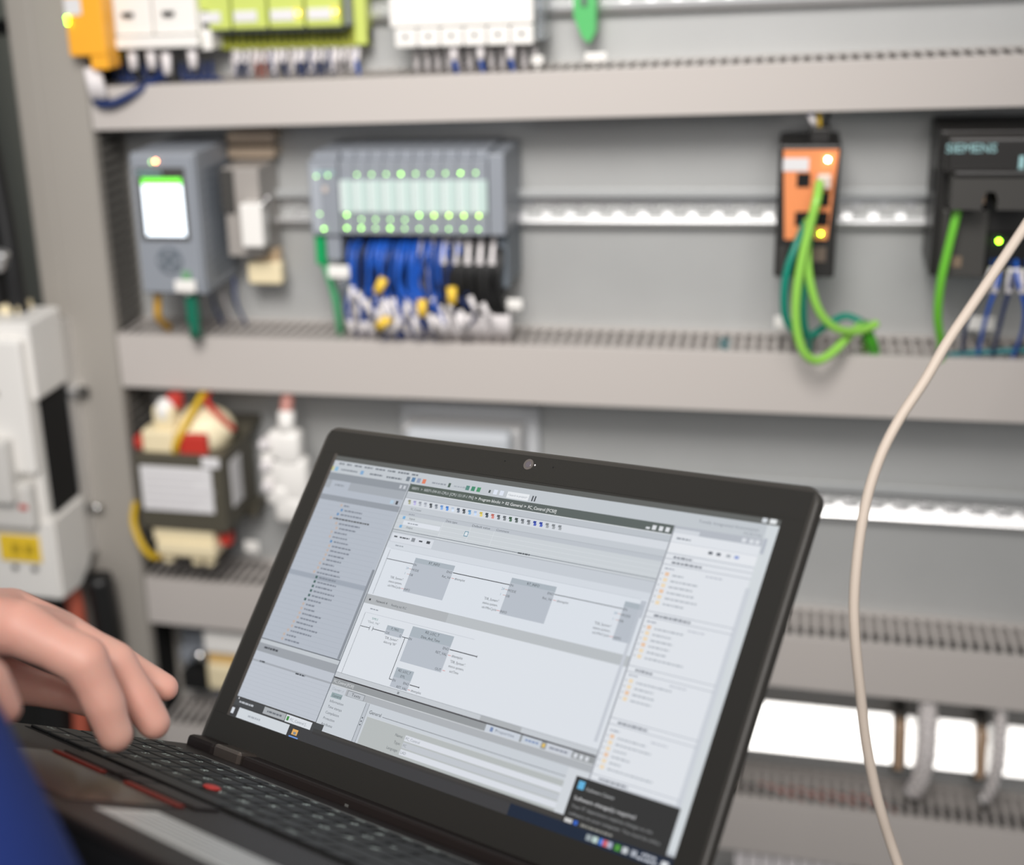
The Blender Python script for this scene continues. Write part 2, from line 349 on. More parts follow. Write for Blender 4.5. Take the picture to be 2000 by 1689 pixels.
t = thing('power_module', 'grey power module with white and beige plugs right of the controller', 'power supply')
part('housing', t, mat('module_grey', (.62, .60, .58), .4), (-.578, -.537, 1.415, 1.474, 1.25, 1.347, .002))
part('side_recess', t, blackm2, (-.5785, -.565, 1.41, 1.418, 1.30, 1.345))
part('white_plug', t, white_m, (-.5535, -.529, 1.395, 1.415, 1.265, 1.312, .002))
part('beige_plug', t, cream_m, (-.566, -.526, 1.435, 1.45, 1.214, 1.239, .003)); part('beige_stem', t, mat('tan_plastic', (.78, .68, .55), .5), (-.556, -.53, 1.44, 1.455, 1.238, 1.252, .001))
for z0, z1 in ((1.350, 1.362), (1.366, 1.379)): part('top_bracket', t, mat('tan_bracket', (.80, .72, .63), .3, .5), (-.5855, -.532, 1.455, 1.4795, z0, z1, .001))
bm = bmesh.new(); cyl(bm, (-.530, 1.408, 1.310), (-.530, 1.400, 1.310), .004); cyl(bm, (-.524, 1.408, 1.3165), (-.524, 1.400, 1.3165), .004); obj('contact_pin', bm, chrome_m, t, True)
# distributed I/O
t = thing('interface_module', 'blue-grey interface module at the left end of the terminal rack', 'interface module')
part('housing', t, plc_m, (-.469, -.4375, 1.380, 1.474, 1.283, 1.360, .0015), (-.466, -.4375, 1.386, 1.474, 1.360, 1.367, .0015))
part('lower_housing', t, plc_m, (-.456, -.440, 1.386, 1.474, 1.255, 1.2825, .001), (-.456, -.4395, 1.42, 1.474, 1.20, 1.255, .001))
part('side_panel', t, mat('plc_pale', (.64, .66, .69), .45), (-.4665, -.456, 1.3785, 1.3802, 1.287, 1.353, .0005))
text_wall('logo', 'SIEMENS', .006, -.4515, 1.3782, 1.3475, teallogo_m, t)
for x, z, m in ((-.4600, 1.3445, led_gd), (-.4475, 1.3455, led_gd), (-.4585, 1.3055, led_gd), (-.4550, 1.290, led_g)): led(t, (x, 1.3785, z), .0012, m)
part('test_button', t, mat('warm_button', (.80, .74, .70), .5), (-.454, -.449, 1.3785, 1.380, 1.328, 1.334, .0005))
t = thing('network_plug', 'bright green network plug under the interface module', 'plug')
part('plug_body', t, green_m, (-.4685, -.4575, 1.386, 1.40, 1.250, 1.2815, .001))
bm = bmesh.new(); tube(bm, [(-.462, 1.393, 1.252), (-.458, 1.395, 1.235), (-.454, 1.40, 1.21), (-.455, 1.41, 1.185), (-.459, 1.425, 1.165)], .0045); obj('plug_cable', bm, mat('pale_green_sheath', (.35, .68, .48), .4), t, True)
lab_m = mat('teal_white_label', (.74, .82, .80), .5); lab2 = mat('white_label_bar', (.84, .885, .875), .5)
X0 = -.4365; WM = .01535
lt1 = [led_gd, led_gd, led_gd, led_gd, led_g, led_gd, led_gd, led_gd, led_g, led_gd]
for i in range(10):
    x = X0 + i * WM; nm = ['first', 'second', 'third', 'fourth', 'fifth', 'sixth', 'seventh', 'eighth', 'ninth', 'tenth'][i]
    t = thing('terminal_module', f'slim grey terminal module with pale label, {nm} from the interface module', 'terminal module', group='slim terminal modules')
    part('housing', t, plc_m, (x + .0002, x + WM - .0002, 1.382, 1.474, 1.284, 1.3595, .0008), (x + .0004, x + WM - .0004, 1.39, 1.474, 1.3595, 1.368, .001))
    part('label_strip', t, lab_m, (x + .0012, x + WM - .0002, 1.380, 1.382, 1.307, 1.340, .0003))
    part('label_bar', t, lab2, (x + .0006, x + .0052, 1.3795, 1.3801, 1.3075, 1.3395))
    if i: led(t, (x + .0040, 1.3812, 1.3455 + i * .0002), .0012, lt1[i])
    led(t, (x + .0055, 1.3812, 1.2905), .0012, (led_g if i in (0, 1, 3) else led_gd))
    if i >= 5 or i in (0,): led(t, (x + .0065, 1.3798, 1.3045), .0013, led_g if i in (0, 5) else mat('led_yellow_green', (.2, .2, .2), emit=(.55, 1, .1), es=8))
    else: led(t, (x + .0065, 1.3798, 1.3000), .0012, led_gd)
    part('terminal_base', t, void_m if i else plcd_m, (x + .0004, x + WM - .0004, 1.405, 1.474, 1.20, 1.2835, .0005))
t = thing('end_module', 'blue-grey end cover at the right end of the terminal rack', 'end cover')
part('housing', t, plc_m, (-.2820, -.2660, 1.381, 1.474, 1.284, 1.366, .0015)); part('lower_cover', t, plcd_m, (-.2780, -.2665, 1.40, 1.474, 1.225, 1.2838, .0015))
wtag(-.4395, 1.372, 1.2465, .023, .013, 'white marker plate at the lower left of the terminal rack', .005)
wtag(-.2610, 1.400, 1.2085, .016, .011, 'white marker plate right of the black wires, above the second duct', .005)
rnd = random.Random(3)
for i in range(34):
    x = -.430 + i * .0033 + rnd.uniform(-.002, .002); sp = (x + .38) * .25
    sl = ((.5, .78),) if i % 2 else ((.72, .97),)
    y = 1.392 + rnd.uniform(-.008, .008)
    wire('blue wire hanging from the left half of the terminal rack', 'wire', [(x, 1.415, 1.278), (x + sp * .2, y, 1.262), (x - rnd.uniform(-.004, .010), y - .002, 1.23), (x + sp + rnd.uniform(-.016, .016), y + .004, 1.20), (x + sp + rnd.uniform(-.012, .012), 1.415, 1.172), (x + sp, 1.43, 1.155)],
         .0021, blue_m if rnd.random() < .75 else navy_m, 'blue wires of the terminal rack', sl if rnd.random() < .75 else ())
for i in range(12):
    x = -.362 + i * .0042
    wire('grey wire with pale sleeve in the middle of the terminal rack', 'wire', [(x, 1.412, 1.279), (x, 1.398, 1.258), (x + rnd.uniform(-.006, .006), 1.396, 1.228), (x + rnd.uniform(-.008, .008), 1.404, 1.195), (x, 1.425, 1.158)], .0021, gw_m if i % 3 else navy_m, 'grey wires of the terminal rack', ((.05, .28), (.7, .95)))
for i in range(20):
    x = -.334 + i * .0032
    wire('black wire hanging from the right half of the terminal rack', 'wire', [(x, 1.412, 1.279), (x + .001, 1.394, 1.255), (x + rnd.uniform(-.003, .003), 1.390, 1.225), (x + rnd.uniform(-.003, .006), 1.400, 1.193), (x + rnd.uniform(-.004, .004), 1.425, 1.158)], .0024, bw_m, 'black wires of the terminal rack', ((.74, .97),) if i % 4 else ((.08, .3), (.74, .97)), n=8)
for i in range(16):
    a = rnd.uniform(-.55, .35); c = V((-.428 + i * .0092 + rnd.uniform(-.003, .003), 1.380 + rnd.uniform(-.003, .004), 1.200 + rnd.uniform(-.018, .022))); d = V((math.sin(a), 0, math.cos(a))) * .009
    bm = bmesh.new(); cyl(bm, c - d, c + d, .0030, .0030, 8); tag(obj('marker_sleeve', bm, sleeve_m, None, True), 'slanting white marker sleeve on the front wires of the terminal rack', 'wire sleeve', 'loose white sleeves on the terminal rack wiring')
for i, (x, z, a) in enumerate(((-.397, 1.231, .5), (-.3535, 1.2085, 0), (-.3215, 1.2225, 0), (-.395, 1.1915, .9))):
    bm = bmesh.new(); d = V((math.sin(a), 0, math.cos(a))) * .0085; c = V((x, 1.378, z)); cyl(bm, c - d, c + d, .0052, .0048, 12)
    tag(obj('yellow_marker_sleeve', bm, ytag_m, None, True), ['upper left yellow sleeve among the blue wires', 'yellow sleeve between the blue and grey wires', 'yellow sleeve in front of the black wires', 'lowest yellow sleeve, just above the second duct'][i], 'wire sleeve', 'yellow sleeves in the terminal rack wiring')
# network switch
t = thing('network_switch', 'small orange-fronted black network switch with green cables plugged in', 'network switch')
part('housing', t, black_m, (-.0065, .0485, 1.385, 1.465, 1.246, 1.372, .002))
bm = bmesh.new()
a = [(-.0025, 1.368), (.0465, 1.368), (.0405, 1.2835), (.0020, 1.2835)]
f = [bm.verts.new((x, 1.3825, z)) for x, z in a]; k = [bm.verts.new((x, 1.3848, z)) for x, z in a]
bm.faces.new(f)
for i in range(4): j = (i + 1) % 4; bm.faces.new((f[j], f[i], k[i], k[j]))
obj('orange_faceplate', bm, orange_m, t)
part('front_label', t, paper_m, (-.0025, .0205, 1.3815, 1.3824, 1.3485, 1.3605))
for x, z in ((.0165, 1.340), (.0345, 1.340), (.0165, 1.3035), (.0345, 1.3035), (.0345, 1.322)):
    part('socket', t, void_m, (x - .006, x + .006, 1.3812, 1.3826, z - .0065, z + .0065))
part('power_plug', t, black_m, (.021, .038, 1.40, 1.43, 1.372, 1.385, .001))
part('lower_socket', t, mat('socket_brown', (.42, .37, .33), .4), (.024, .040, 1.3835, 1.3852, 1.262, 1.276))
for i in range(4): part('side_rib', t, blackm2, (-.003, .004, 1.3835, 1.3852, 1.250 + i * .007, 1.254 + i * .007))
led(t, (.0370, 1.3815, 1.3590), .0016, led_w); led(t, (.0345, 1.3815, 1.2895), .0014, led_gs)
for i, (dx, m) in enumerate(((-.004, blue_m), (0, yg_m), (.004, bw_m))):
    wire(['blue', 'yellow', 'black'][i] + ' power wire rising from the orange switch into the topmost duct', 'wire', [(.029 + dx, 1.415, 1.384), (.028 + dx * 2, 1.412, 1.40), (.030 - dx, 1.416, 1.42), (.029, 1.42, 1.445)], .0018, m, 'power wires above the orange switch', ((.1, .3),) if i == 0 else ())
t = thing('network_plug', 'clear white network plug in the upper right socket of the orange switch', 'plug')
part('plug_body', t, mat('clear_plug', (.86, .80, .76), .25), (.0285, .0405, 1.370, 1.3812, 1.334, 1.3465, .001))
def ypt(x, y, Y): return None
wire('bright green network cable making the big front loop from the switch', 'cable', [(.0305, 1.368, 1.340), (.0285, 1.35, 1.328), (.024, 1.348, 1.305), (.0185, 1.346, 1.275), (.0150, 1.345, 1.240), (.0165, 1.347, 1.208), (.024, 1.350, 1.183), (.037, 1.358, 1.172), (.052, 1.370, 1.178), (.066, 1.385, 1.190), (.080, 1.41, 1.192), (.086, 1.43, 1.15)], .0043, gcab2_m, 'green cables of the orange switch', name='cable')
wire('green network cable swinging right from the switch to the cable tie', 'cable', [(.0225, 1.372, 1.305), (.0225, 1.358, 1.285), (.0255, 1.354, 1.255), (.036, 1.356, 1.222), (.052, 1.364, 1.203), (.070, 1.378, 1.196), (.084, 1.39, 1.197), (.0905, 1.395, 1.200)], .0040, gcab2_m, 'green cables of the orange switch', name='cable')
wire('teal network cable on the left of the switch bundle', 'cable', [(.020, 1.380, 1.300), (.013, 1.368, 1.282), (.0065, 1.362, 1.262), (.0040, 1.360, 1.238), (.0065, 1.364, 1.212), (.016, 1.372, 1.195), (.030, 1.385, 1.188), (.045, 1.40, 1.195), (.062, 1.41, 1.202), (.078, 1.41, 1.196)], .0036, teal_m, 'green cables of the orange switch', name='cable')
wire('dark teal network cable behind the bright green loop', 'cable', [(.026, 1.375, 1.300), (.023, 1.366, 1.270), (.0215, 1.362, 1.235), (.0235, 1.368, 1.205), (.029, 1.38, 1.187), (.030, 1.40, 1.165), (.032, 1.43, 1.150)], .0034, teal_m, 'green cables of the orange switch', name='cable')
wire('short green cable stub dropping into the second duct at the cable tie', 'cable', [(.079, 1.398, 1.199), (.083, 1.40, 1.188), (.088, 1.405, 1.176), (.093, 1.42, 1.158)], .0058, mat('mid_green', (.30, .66, .18), .4), name='cable')
wtag(.004, 1.43, 1.1885, .016, .012, 'white marker plate left of the green cable loop', .004)
tb_ = tag(obj('teal_block', boxes((-.0575, -.0465, 1.414, 1.452, 1.1598, 1.1640, .001)), mat('teal_block_plastic', (.14, .36, .38), .5)), 'small dark teal block lying in the slots of the second duct', 'block')
t = bpy.data.objects['cable_marker.006'] if 'cable_marker.006' in bpy.data.objects else None
# right-hand dark device
t = thing('drive_unit', 'large dark grey drive unit at the right edge of the second row', 'drive unit')
part('housing', t, black_m, (.1325, .46, 1.385, 1.474, 1.250, 1.384, .002)); part('upper_front', t, black_m, (.136, .46, 1.352, 1.385, 1.350, 1.383, .003))
bm = bmesh.new(); prof = []
x = .1415
pts = [(x, 1.352), (x, 1.3215), (x + .0255, 1.3215), (x + .0258, 1.331), (x + .0285, 1.3375), (x + .035, 1.3375), (x + .0378, 1.331), (x + .0375, 1.3215), (x + .067, 1.3215), (x + .068, 1.329), (x + .073, 1.336), (x + .082, 1.336), (x + .085, 1.329), (x + .086, 1.3215), (x + .13, 1.3215), (x + .13, 1.352)]
f = [bm.verts.new((px, 1.340, pz)) for px, pz in pts]; k = [bm.verts.new((px, 1.382, pz)) for px, pz in pts]
bm.faces.new(f)
for i in range(len(pts)): j = (i + 1) % len(pts); bm.faces.new((f[j], f[i], k[i], k[j]))
obj('hood', bm, blackm2, t)
part('hood_top', t, black_m, (.1415, .40, 1.338, 1.37, 1.350, 1.356, .002))
part('side_slot', t, void_m, (.1315, .1335, 1.40, 1.42, 1.325, 1.345)); part('lower_front', t, blackm2, (.1385, .178, 1.372, 1.386, 1.252, 1.315, .002)); part('connector_bay', t, void_m, (.1795, .25, 1.378, 1.386, 1.255, 1.292))
part('bay_label', t, mat('small_warm_tag', (.50, .43, .36), .5), (.150, .158, 1.3705, 1.3722, 1.262, 1.272))
text_wall('logo', 'SIEMENS', .0112, .1555, 1.3512, 1.3735, teallogo_m, t); part('side_logo', t, teallogo_m, (.195, .199, 1.3505, 1.3518, 1.355, 1.367))
led(t, (.1885, 1.3765, 1.2855), .0018, led_gs)
part('gold_contact', t, brass_m, (.1695, .1725, 1.365, 1.372, 1.322, 1.333))
wire('bright green network cable hanging from the dark drive unit', 'cable', [(.1500, 1.365, 1.324), (.1490, 1.358, 1.315), (.1445, 1.356, 1.285), (.1405, 1.358, 1.250), (.1415, 1.368, 1.215), (.1480, 1.385, 1.185), (.152, 1.41, 1.155)], .0040, gcab_m, name='cable')
wire('teal network cable lying along the slots of the second duct', 'cable', [(.152, 1.41, 1.163), (.17, 1.413, 1.1665), (.20, 1.412, 1.170), (.24, 1.41, 1.174), (.30, 1.41, 1.176)], .0032, mat('deep_teal', (.08, .42, .44), .4), name='cable')
for i, (x, dx) in enumerate(((.184, -.012), (.189, -.004), (.200, -.002), (.205, .010), (.213, .004))):
    wire(['leftmost', 'second', 'middle', 'fourth', 'rightmost'][i] + ' blue wire with white sleeve below the dark drive unit', 'wire', [(x, 1.378, 1.268), (x + .001, 1.366, 1.252), (x + dx, 1.372, 1.225), (x + dx * 1.3, 1.39, 1.195), (x + dx, 1.42, 1.158)], .0019, [navy_m, blue_m][i % 2], 'blue wires below the dark drive unit', ((.14, .38),))
wtag(.188, 1.44, 1.190, .026, .014, 'white marker plate behind the blue wires below the dark drive unit', .004)

# foreground network cable
wire('long cream network cable hanging in front of the ducts, right of the laptop', 'cable', [(.46, 1.30, 1.80), (.33, 1.22, 1.62), (.24, 1.15, 1.49), (0.1816, 1.0912, 1.3953), (0.1657, 1.0766, 1.3692), (0.1497, 1.0626, 1.3447), (0.1304, 1.0459, 1.3157), (0.1144, 1.0321, 1.2915), (0.1001, 1.0183, 1.2663), (0.0847, 1.0048, 1.2425), (0.0738, 0.9933, 1.2204), (0.0666, 0.9825, 1.1972), (0.0626, 0.9726, 1.1737), (0.0604, 0.9626, 1.1485), (0.0599, 0.9526, 1.1215), (0.0623, 0.9433, 1.0943), (0.0669, 0.9334, 1.0637), (0.0718, 0.9237, 1.0330), (0.0774, 0.9166, 1.0090), (0.0853, 0.9089, 0.9815), (0.0995, 0.8994, 0.9436)] + [(.14, .85, .85), (.18, .80, .6), (.22, .8, .3), (.25, .82, .006), (.5, .9, .006)], .0036, netcab_m, name='network_cable', n=14)
# ------------------------------------------------------------------ row 3
t = thing('transformer', 'dark transformer with white type plate and cream terminals', 'transformer')
part('core', t, core_m, (-.692, -.586, 1.362, 1.462, .942, 1.034, .002)); part('foot', t, core_m, (-.70, -.58, 1.44, 1.474, .930, .943)); part('foot', t, core_m, (-.70, -.58, 1.44, 1.479, 1.034, 1.045))
part('type_plate', t, paper_m, (-.6855, -.599, 1.3595, 1.3618, .9665, 1.020, .0004)); part('side_plate', t, paper_m, (-.5860, -.5845, 1.385, 1.415, .965, 1.02, .0003))
part('small_plate', t, paper_m, (-.609, -.588, 1.3585, 1.3618, 1.022, 1.034, .001))
for i in range(5): part('print_line', t, mat('plate_print', (.78, .77, .78), .7), (-.681, -.62 + .012 * ((i * 7) % 3), 1.3590, 1.3595, .973 + i * .009, .975 + i * .009))
bm = bmesh.new(); cyl(bm, (-.635, 1.412, 1.030), (-.635, 1.412, 1.058), .042, .036, 24); bm.transform(Matrix.Translation((0, 0, 0))); obj('upper_coil', bm, coil_m, t, True)
bm = bmesh.new(); sph(bm, (-.628, 1.415, 1.050), .034, (1.15, .9, .75), 20); obj('coil_wrap', bm, coil_m, t, True)
part('red_tape', t, redtape_m, (-.640, -.606, 1.370, 1.381, 1.031, 1.056, .003)); part('red_tape', t, redtape_m, (-.697, -.686, 1.375, 1.40, 1.034, 1.048, .002))
part('terminal_block', t, cream_m, (-.684, -.644, 1.368, 1.395, 1.032, 1.060, .004), (-.672, -.645, 1.375, 1.395, 1.058, 1.086, .006))
bm = bmesh.new(); sph(bm, (-.6585, 1.386, 1.078), .013, (1, 1, 1.2)); obj('white_cap', bm, white_m, t, True)
part('lower_terminal', t, cream_m, (-.681, -.606, 1.366, 1.40, .925, .9435, .002), (-.677, -.604, 1.362, 1.40, .908, .926, .003))
part('cap_tape', t, redtape_m, (-.657, -.640, 1.385, 1.40, 1.080, 1.097, .003))
for x in (-.668, -.632, -.617): part('terminal_foot', t, cream_m, (x - .006, x + .006, 1.370, 1.385, .894, .909, .003))
part('lower_coil', t, mat('dark_coil', (.20, .16, .13), .6), (-.672, -.61, 1.40, 1.45, .89, .942, .004))
part('red_lug', t, redtape_m, (-.603, -.590, 1.375, 1.39, .920, .934, .002))
wire('yellow-green wire crossing in front of the transformer coil', 'wire', [(-.618, 1.43, 1.10), (-.622, 1.40, 1.088), (-.632, 1.376, 1.065), (-.641, 1.366, 1.045), (-.645, 1.372, 1.032)], .0040, yg_m, 'yellow-green transformer wires')
wire('yellow-green wire at the lower left of the transformer', 'wire', [(-.716, 1.40, .955), (-.710, 1.378, .940), (-.698, 1.368, .918), (-.686, 1.37, .902), (-.675, 1.39, .897)], .0042, yg_m, 'yellow-green transformer wires')
wire('dark red wire over the top of the transformer', 'wire', [(-.610, 1.43, 1.10), (-.618, 1.41, 1.085), (-.60, 1.40, 1.07), (-.588, 1.41, 1.05)], .0035, redtape_m)
t = thing('white_connector', 'lumpy white plug connector hanging right of the transformer', 'connector')
bm = bmesh.new()
for x, z, r, q in ((-.522, 1.040, .019, .022), (-.518, 1.000, .021, .032), (-.537, 1.016, .014, .022), (-.533, .982, .014, .014), (-.520, .966, .018, .018)): box(bm, x - r, x + r, 1.385 + (q * .1), 1.412, z - q, z + q * .8, .006)
obj('connector_body', bm, white_m, t, True)
for z in (1.045, 1.02, .995): part('latch', t, sleeve_m, (-.548, -.536, 1.38, 1.40, z - .006, z + .004, .002))
bm = bmesh.new(); tube(bm, [(-.520, 1.40, 1.060), (-.521, 1.405, 1.078), (-.521, 1.42, 1.10)], .0075); obj('connector_cable', bm, mat('dull_red_sheath', (.72, .50, .46), .5), t, True)
bm = bmesh.new(); cyl(bm, (-.520, 1.398, 1.055), (-.5205, 1.404, 1.078), .0095); obj('strain_relief', bm, white_m, t, True)
t = thing('covered_relay', 'grey device under a clear cover, behind the top edge of the laptop', 'device')
part('base_body', t, mat('mid_grey', (.70, .70, .70), .5), (-.395, -.262, 1.43, 1.474, .98, 1.058, .003)); part('clear_lid', t, mat('smoky_cover', (.82, .84, .86), .3, trans=.2), (-.385, -.270, 1.405, 1.43, .99, 1.062, .006)); part('grey_flange', t, mat('flange_grey', (.74, .75, .76), .5), (-.405, -.248, 1.462, 1.479, .975, 1.074, .002))
wtag(-.582, 1.42, .900, .018, .014, 'greyish marker plate right of the transformer feet', .004)
# ------------------------------------------------------------------ row 4
t = thing('relay_socket', 'white and orange terminal module left of the laptop hinge', 'terminal module')
part('upper_housing', t, white_m, (-.656, -.585, 1.418, 1.46, .752, .782, .004)); part('orange_band', t, mat('ochre_band', (.88, .72, .45), .5), (-.653, -.586, 1.422, 1.46, .737, .752, .001)); part('lower_housing', t, cream_m, (-.656, -.585, 1.418, 1.46, .700, .737, .006))
part('foot_clip', t, navy_m, (-.642, -.60, 1.42, 1.46, .690, .700, .001))
t = thing('rail_screw', 'shiny screw head on a grey bracket in the shade under the third duct', 'screw')
part('bracket', t, plc_m, (-.705, -.660, 1.45, 1.474, .716, .738, .003), (-.70, -.672, 1.455, 1.479, .738, .76, .002))
bm = bmesh.new(); cyl(bm, (-.676, 1.45, .728), (-.676, 1.442, .728), .009, .008, 20); obj('screw_head', bm, chrome_m, t, True)
part('black_holder', t, void_m, (-.695, -.662, 1.43, 1.474, .690, .7155, .002))
def busplate(x0, x1, lab):
    t = thing('bus_bar', lab, 'bus bar', (0, 1.44, .7175), 'shiny white bus bar segments'); t.rotation_euler = (0, 0, 0)
    bm = boxes((x0, x1, -.004, .004, -.0275, .0275, .001)); bm.transform(Matrix.Rotation(BT, 4, 'X')); obj('bar', bm, bus_m, t)
    bm = boxes((x0 + .002, x0 + .006, .004, .036, -.02, -.016)); obj('standoff', bm, rail_m, t)
BT = math.radians(-36)
busplate(-.06, .140, 'long shiny white bus bar right of the laptop lid'); busplate(.1530, .2230, 'short bright bus bar segment between the two braided clamps'); busplate(.2330, .32, 'bright bus bar segment at the right edge of the picture')
for i, x in enumerate((.1465, .228)):
    t = thing('bar_clamp', ['brown clamp at the end of the long bus bar', 'brown clamp right of the short bus bar segment'][i], 'clamp', group='brown bus bar clamps')
    part('clamp_block', t, brass_m, (x - .0045, x + .0045, 1.425, 1.472, .688, .745, .002)); part('clamp_foot', t, blackm2, (x - .0055, x + .0055, 1.44, 1.479, .676, .688)); part('clamp_foot', t, blackm2, (x - .0055, x + .0055, 1.44, 1.479, .745, .752))
for i, (x, r) in enumerate(((.1705, .0095), (.2415, .0060))):
    t = thing('shield_cable', ['thick braided shield cable over the short bus bar', 'thin braided shield cable at right edge over the bus bar'][i], 'cable', group='braided shield cables')
    bm = bmesh.new(); P = tube(bm, [(x - .002, 1.425, .790), (x, 1.418, .765), (x + .001, 1.412, .72), (x - .002, 1.418, .685), (x - .006, 1.428, .662)], r, 12); obj('braid', bm, braid_m, t, True)
    bm = bmesh.new()
    for s in range(26):
        c = P[min(s, len(P) - 1)]
        for q in range(5):
            a = q * 1.256 + s * .5; sph(bm, c + V((math.cos(a) * r, math.sin(a) * r, 0)), .0017, (1, 1, 1), 6)
    o = obj('braid_strand', bm, chrome_m, t, True); o['kind'] = 'stuff'
    bm = bmesh.new(); tube(bm, [(x - .006, 1.43, .664), (x - .004, 1.436, .65), (x - .002, 1.445, .628)], r * .55, 10); obj('inner_wire', bm, bw_m, t, True)
for i in range(9):
    x = -.03 + i * .016
    wire(['black', 'reddish'][i % 2] + ' wire inside the lowest duct seen through its slots', 'wire', [(x, 1.45, .63), (x + .02, 1.44, .6405), (x + .05, 1.43, .640), (x + .07, 1.44, .625)], .0028, redw_m if i % 2 else bw_m, 'wires in the lowest duct')
for i in range(2):
    wire('yellowish wire bundle beside the right edge of the laptop lid', 'wire', [(-.03 - i * .008, 1.43, .70), (-.028, 1.42, .68), (-.032, 1.42, .665), (-.03, 1.43, .645)], .006, [cream_m, braid_m][i], 'wire bundle beside the laptop lid')

t = thing('terminal_block', 'white terminal block row just visible under the lowest duct', 'terminal block')
for i in range(9): part('terminal', t, sleeve_m, (-.02 + i * .014, -.0072 + i * .014, 1.41, 1.465, .50, .568, .001))
part('block_rail', t, rail_m, (-.06, .14, 1.466, 1.479, .51, .545))
# ------------------------------------------------------------------ left bay device
t = thing('motor_controller', 'large white and grey motor controller with yellow label at far left', 'motor controller')
part('upper_housing', t, white_m, (-.90, -.770, 1.303, 1.376, 1.112, 1.200, .003)); part('connector_rim', t, cream_m, (-.86, -.80, 1.34, 1.372, 1.198, 1.209, .002))
part('front_cover', t, white_m, (-.90, -.776, 1.290, 1.304, 1.03, 1.185, .004)); part('middle_housing', t, white_m, (-.90, -.7765, 1.303, 1.316, .972, 1.112, .001), (-.90, -.79, 1.316, 1.40, .972, 1.112, .001))
part('side_recess', t, void_m, (-.7905, -.774, 1.318, 1.374, .973, 1.111))
bm = bmesh.new(); a = [(1.300, .972), (1.376, .972), (1.376, .885), (1.345, .868), (1.300, .872)]
f = [bm.verts.new((-.770, y, z)) for y, z in a]; k = [bm.verts.new((-.90, y, z)) for y, z in a]
bm.faces.new(f); bm.faces.new(k[::-1])
for i in range(5): j = (i + 1) % 5; bm.faces.new((f[j], f[i], k[i], k[j]))
bmesh.ops.bevel(bm, geom=list(bm.edges), offset=.003, segments=2, affect='EDGES'); obj('lower_housing', bm, white_m, t)
part('mid_step', t, mat('pale_grey_plastic', (.84, .83, .81), .4), (-.90, -.800, 1.272, 1.303, 1.000, 1.075, .004), (-.90, -.785, 1.285, 1.303, .965, 1.02, .004))
part('back_bracket', t, rail_m, (-.80, -.7725, 1.376, 1.401, .89, 1.18, .001), (-.8, -.765, 1.376, 1.400, 1.09, 1.10, .001))
part('yellow_label', t, mat('yellow_label', (.95, .80, .22), .5), (-.841, -.790, 1.2975, 1.3000, .919, .951, .0004))
for i, (x, z) in enumerate(((-.825, .935), (-.808, .935))): part('label_print', t, mat('label_print', (.72, .60, .15), .5), (x, x + .01, 1.2968, 1.2975, z - .006, z + .006))
for x in (-.825, -.80): part('small_screw', t, blackm2, (x - .003, x + .003, 1.297, 1.3005, .908, .913))
for x in (-.845, -.828, -.812, -.845 + .012): part('print_mark', t, mat('print_grey', (.62, .60, .58), .6), (x, x + .003, 1.289, 1.2902, 1.12, 1.128))
part('terminal_marks', t, redtape_m, (-.80, -.790, 1.2842, 1.2852, .990, .996))
for zz in (1.095, .950):
    bm = bmesh.new(); cyl(bm, (-.768, 1.39, zz), (-.756, 1.39, zz), .0055, .005, 14); obj('mounting_screw', bm, blackm2 if zz > 1 else chrome_m, t, True)
for i, (x, r) in enumerate(((-.838, .013), (-.812, .011), (-.869, .012))):
    wire(['thick black cable nearest the upright above the motor controller', 'black cable right behind the white cable clips', 'leftmost thick black cable above the motor controller'][i], 'cable', [(x - .03, 1.36, 1.62), (x - .02, 1.365, 1.48), (x - .005, 1.36, 1.34), (x + .004, 1.352, 1.25), (x + .006, 1.350, 1.19)], r, bw_m, 'black cables above the motor controller', name='cable', n=12)
for i, (x, z) in enumerate(((-.815, 1.262), (-.832, 1.258))):
    t = thing('cable_clip', ['metal cable clip on the black cables', 'pale cable clip left of the metal one on the black cables'][i], 'clip', (x, 1.345, z), 'clips on the black cables')
    bm = boxes((-.010, .010, -.016, .0, -.011, .011, .003)); bm.transform(Matrix.Rotation(.35, 4, 'Y')); obj('clip_body', bm, [rail_m, white_m][i], t)
wire('orange-red cable rising behind the fingers below the motor controller', 'cable', [(-.790, 1.35, .875), (-.785, 1.352, .83), (-.790, 1.355, .77), (-.80, 1.36, .70), (-.81, 1.36, .60)], .011, mat('orange_red_sheath', (.74, .38, .30), .5), name='cable', n=12)
wire('black hose beside the orange-red cable below the motor controller', 'cable', [(-.758, 1.366, .872), (-.755, 1.368, .80), (-.758, 1.370, .70), (-.765, 1.375, .60)], .016, bw_m, name='cable', n=14)
wire('second black hose left of the orange-red cable', 'cable', [(-.83, 1.35, .88), (-.832, 1.352, .80), (-.835, 1.36, .70), (-.84, 1.36, .60)], .02, bw_m, name='cable', n=14)

# ------------------------------------------------------------------ laptop (millimetre helpers, local frame: x along the hinge, -y towards the user, z up from the deck)
LX = V((0.87711047, -0.46439799, 0.12252235)); LG = V((-0.4575036, -0.7302163, 0.5074195)); LU = V((0.1461768, 0.5011174, 0.8529441)); LH = V((-0.3473927, 0.7464740, 1.0808543))
lap = thing('laptop', 'open black laptop showing grey engineering software, held in front of the cabinet', 'laptop')
LM = Matrix((LX, -LG, LU)).transposed().to_4x4(); LM.translation = LH; lap.matrix_world = LM
TH = math.radians(102); Ud = V((0, -math.cos(TH), math.sin(TH))); Nd = (V((0, -1, 0)) - Ud * math.cos(TH)) / math.sin(TH); Xd = V((1, 0, 0))
D0 = Ud * .224 + V((0, 0, -.005))
LIDM = Matrix((Xd, -Ud, Nd)).transposed().to_4x4(); LIDM.translation = D0      # lid frame: x right, y down the screen, z towards the viewer (y down: mirrored, so use with care)
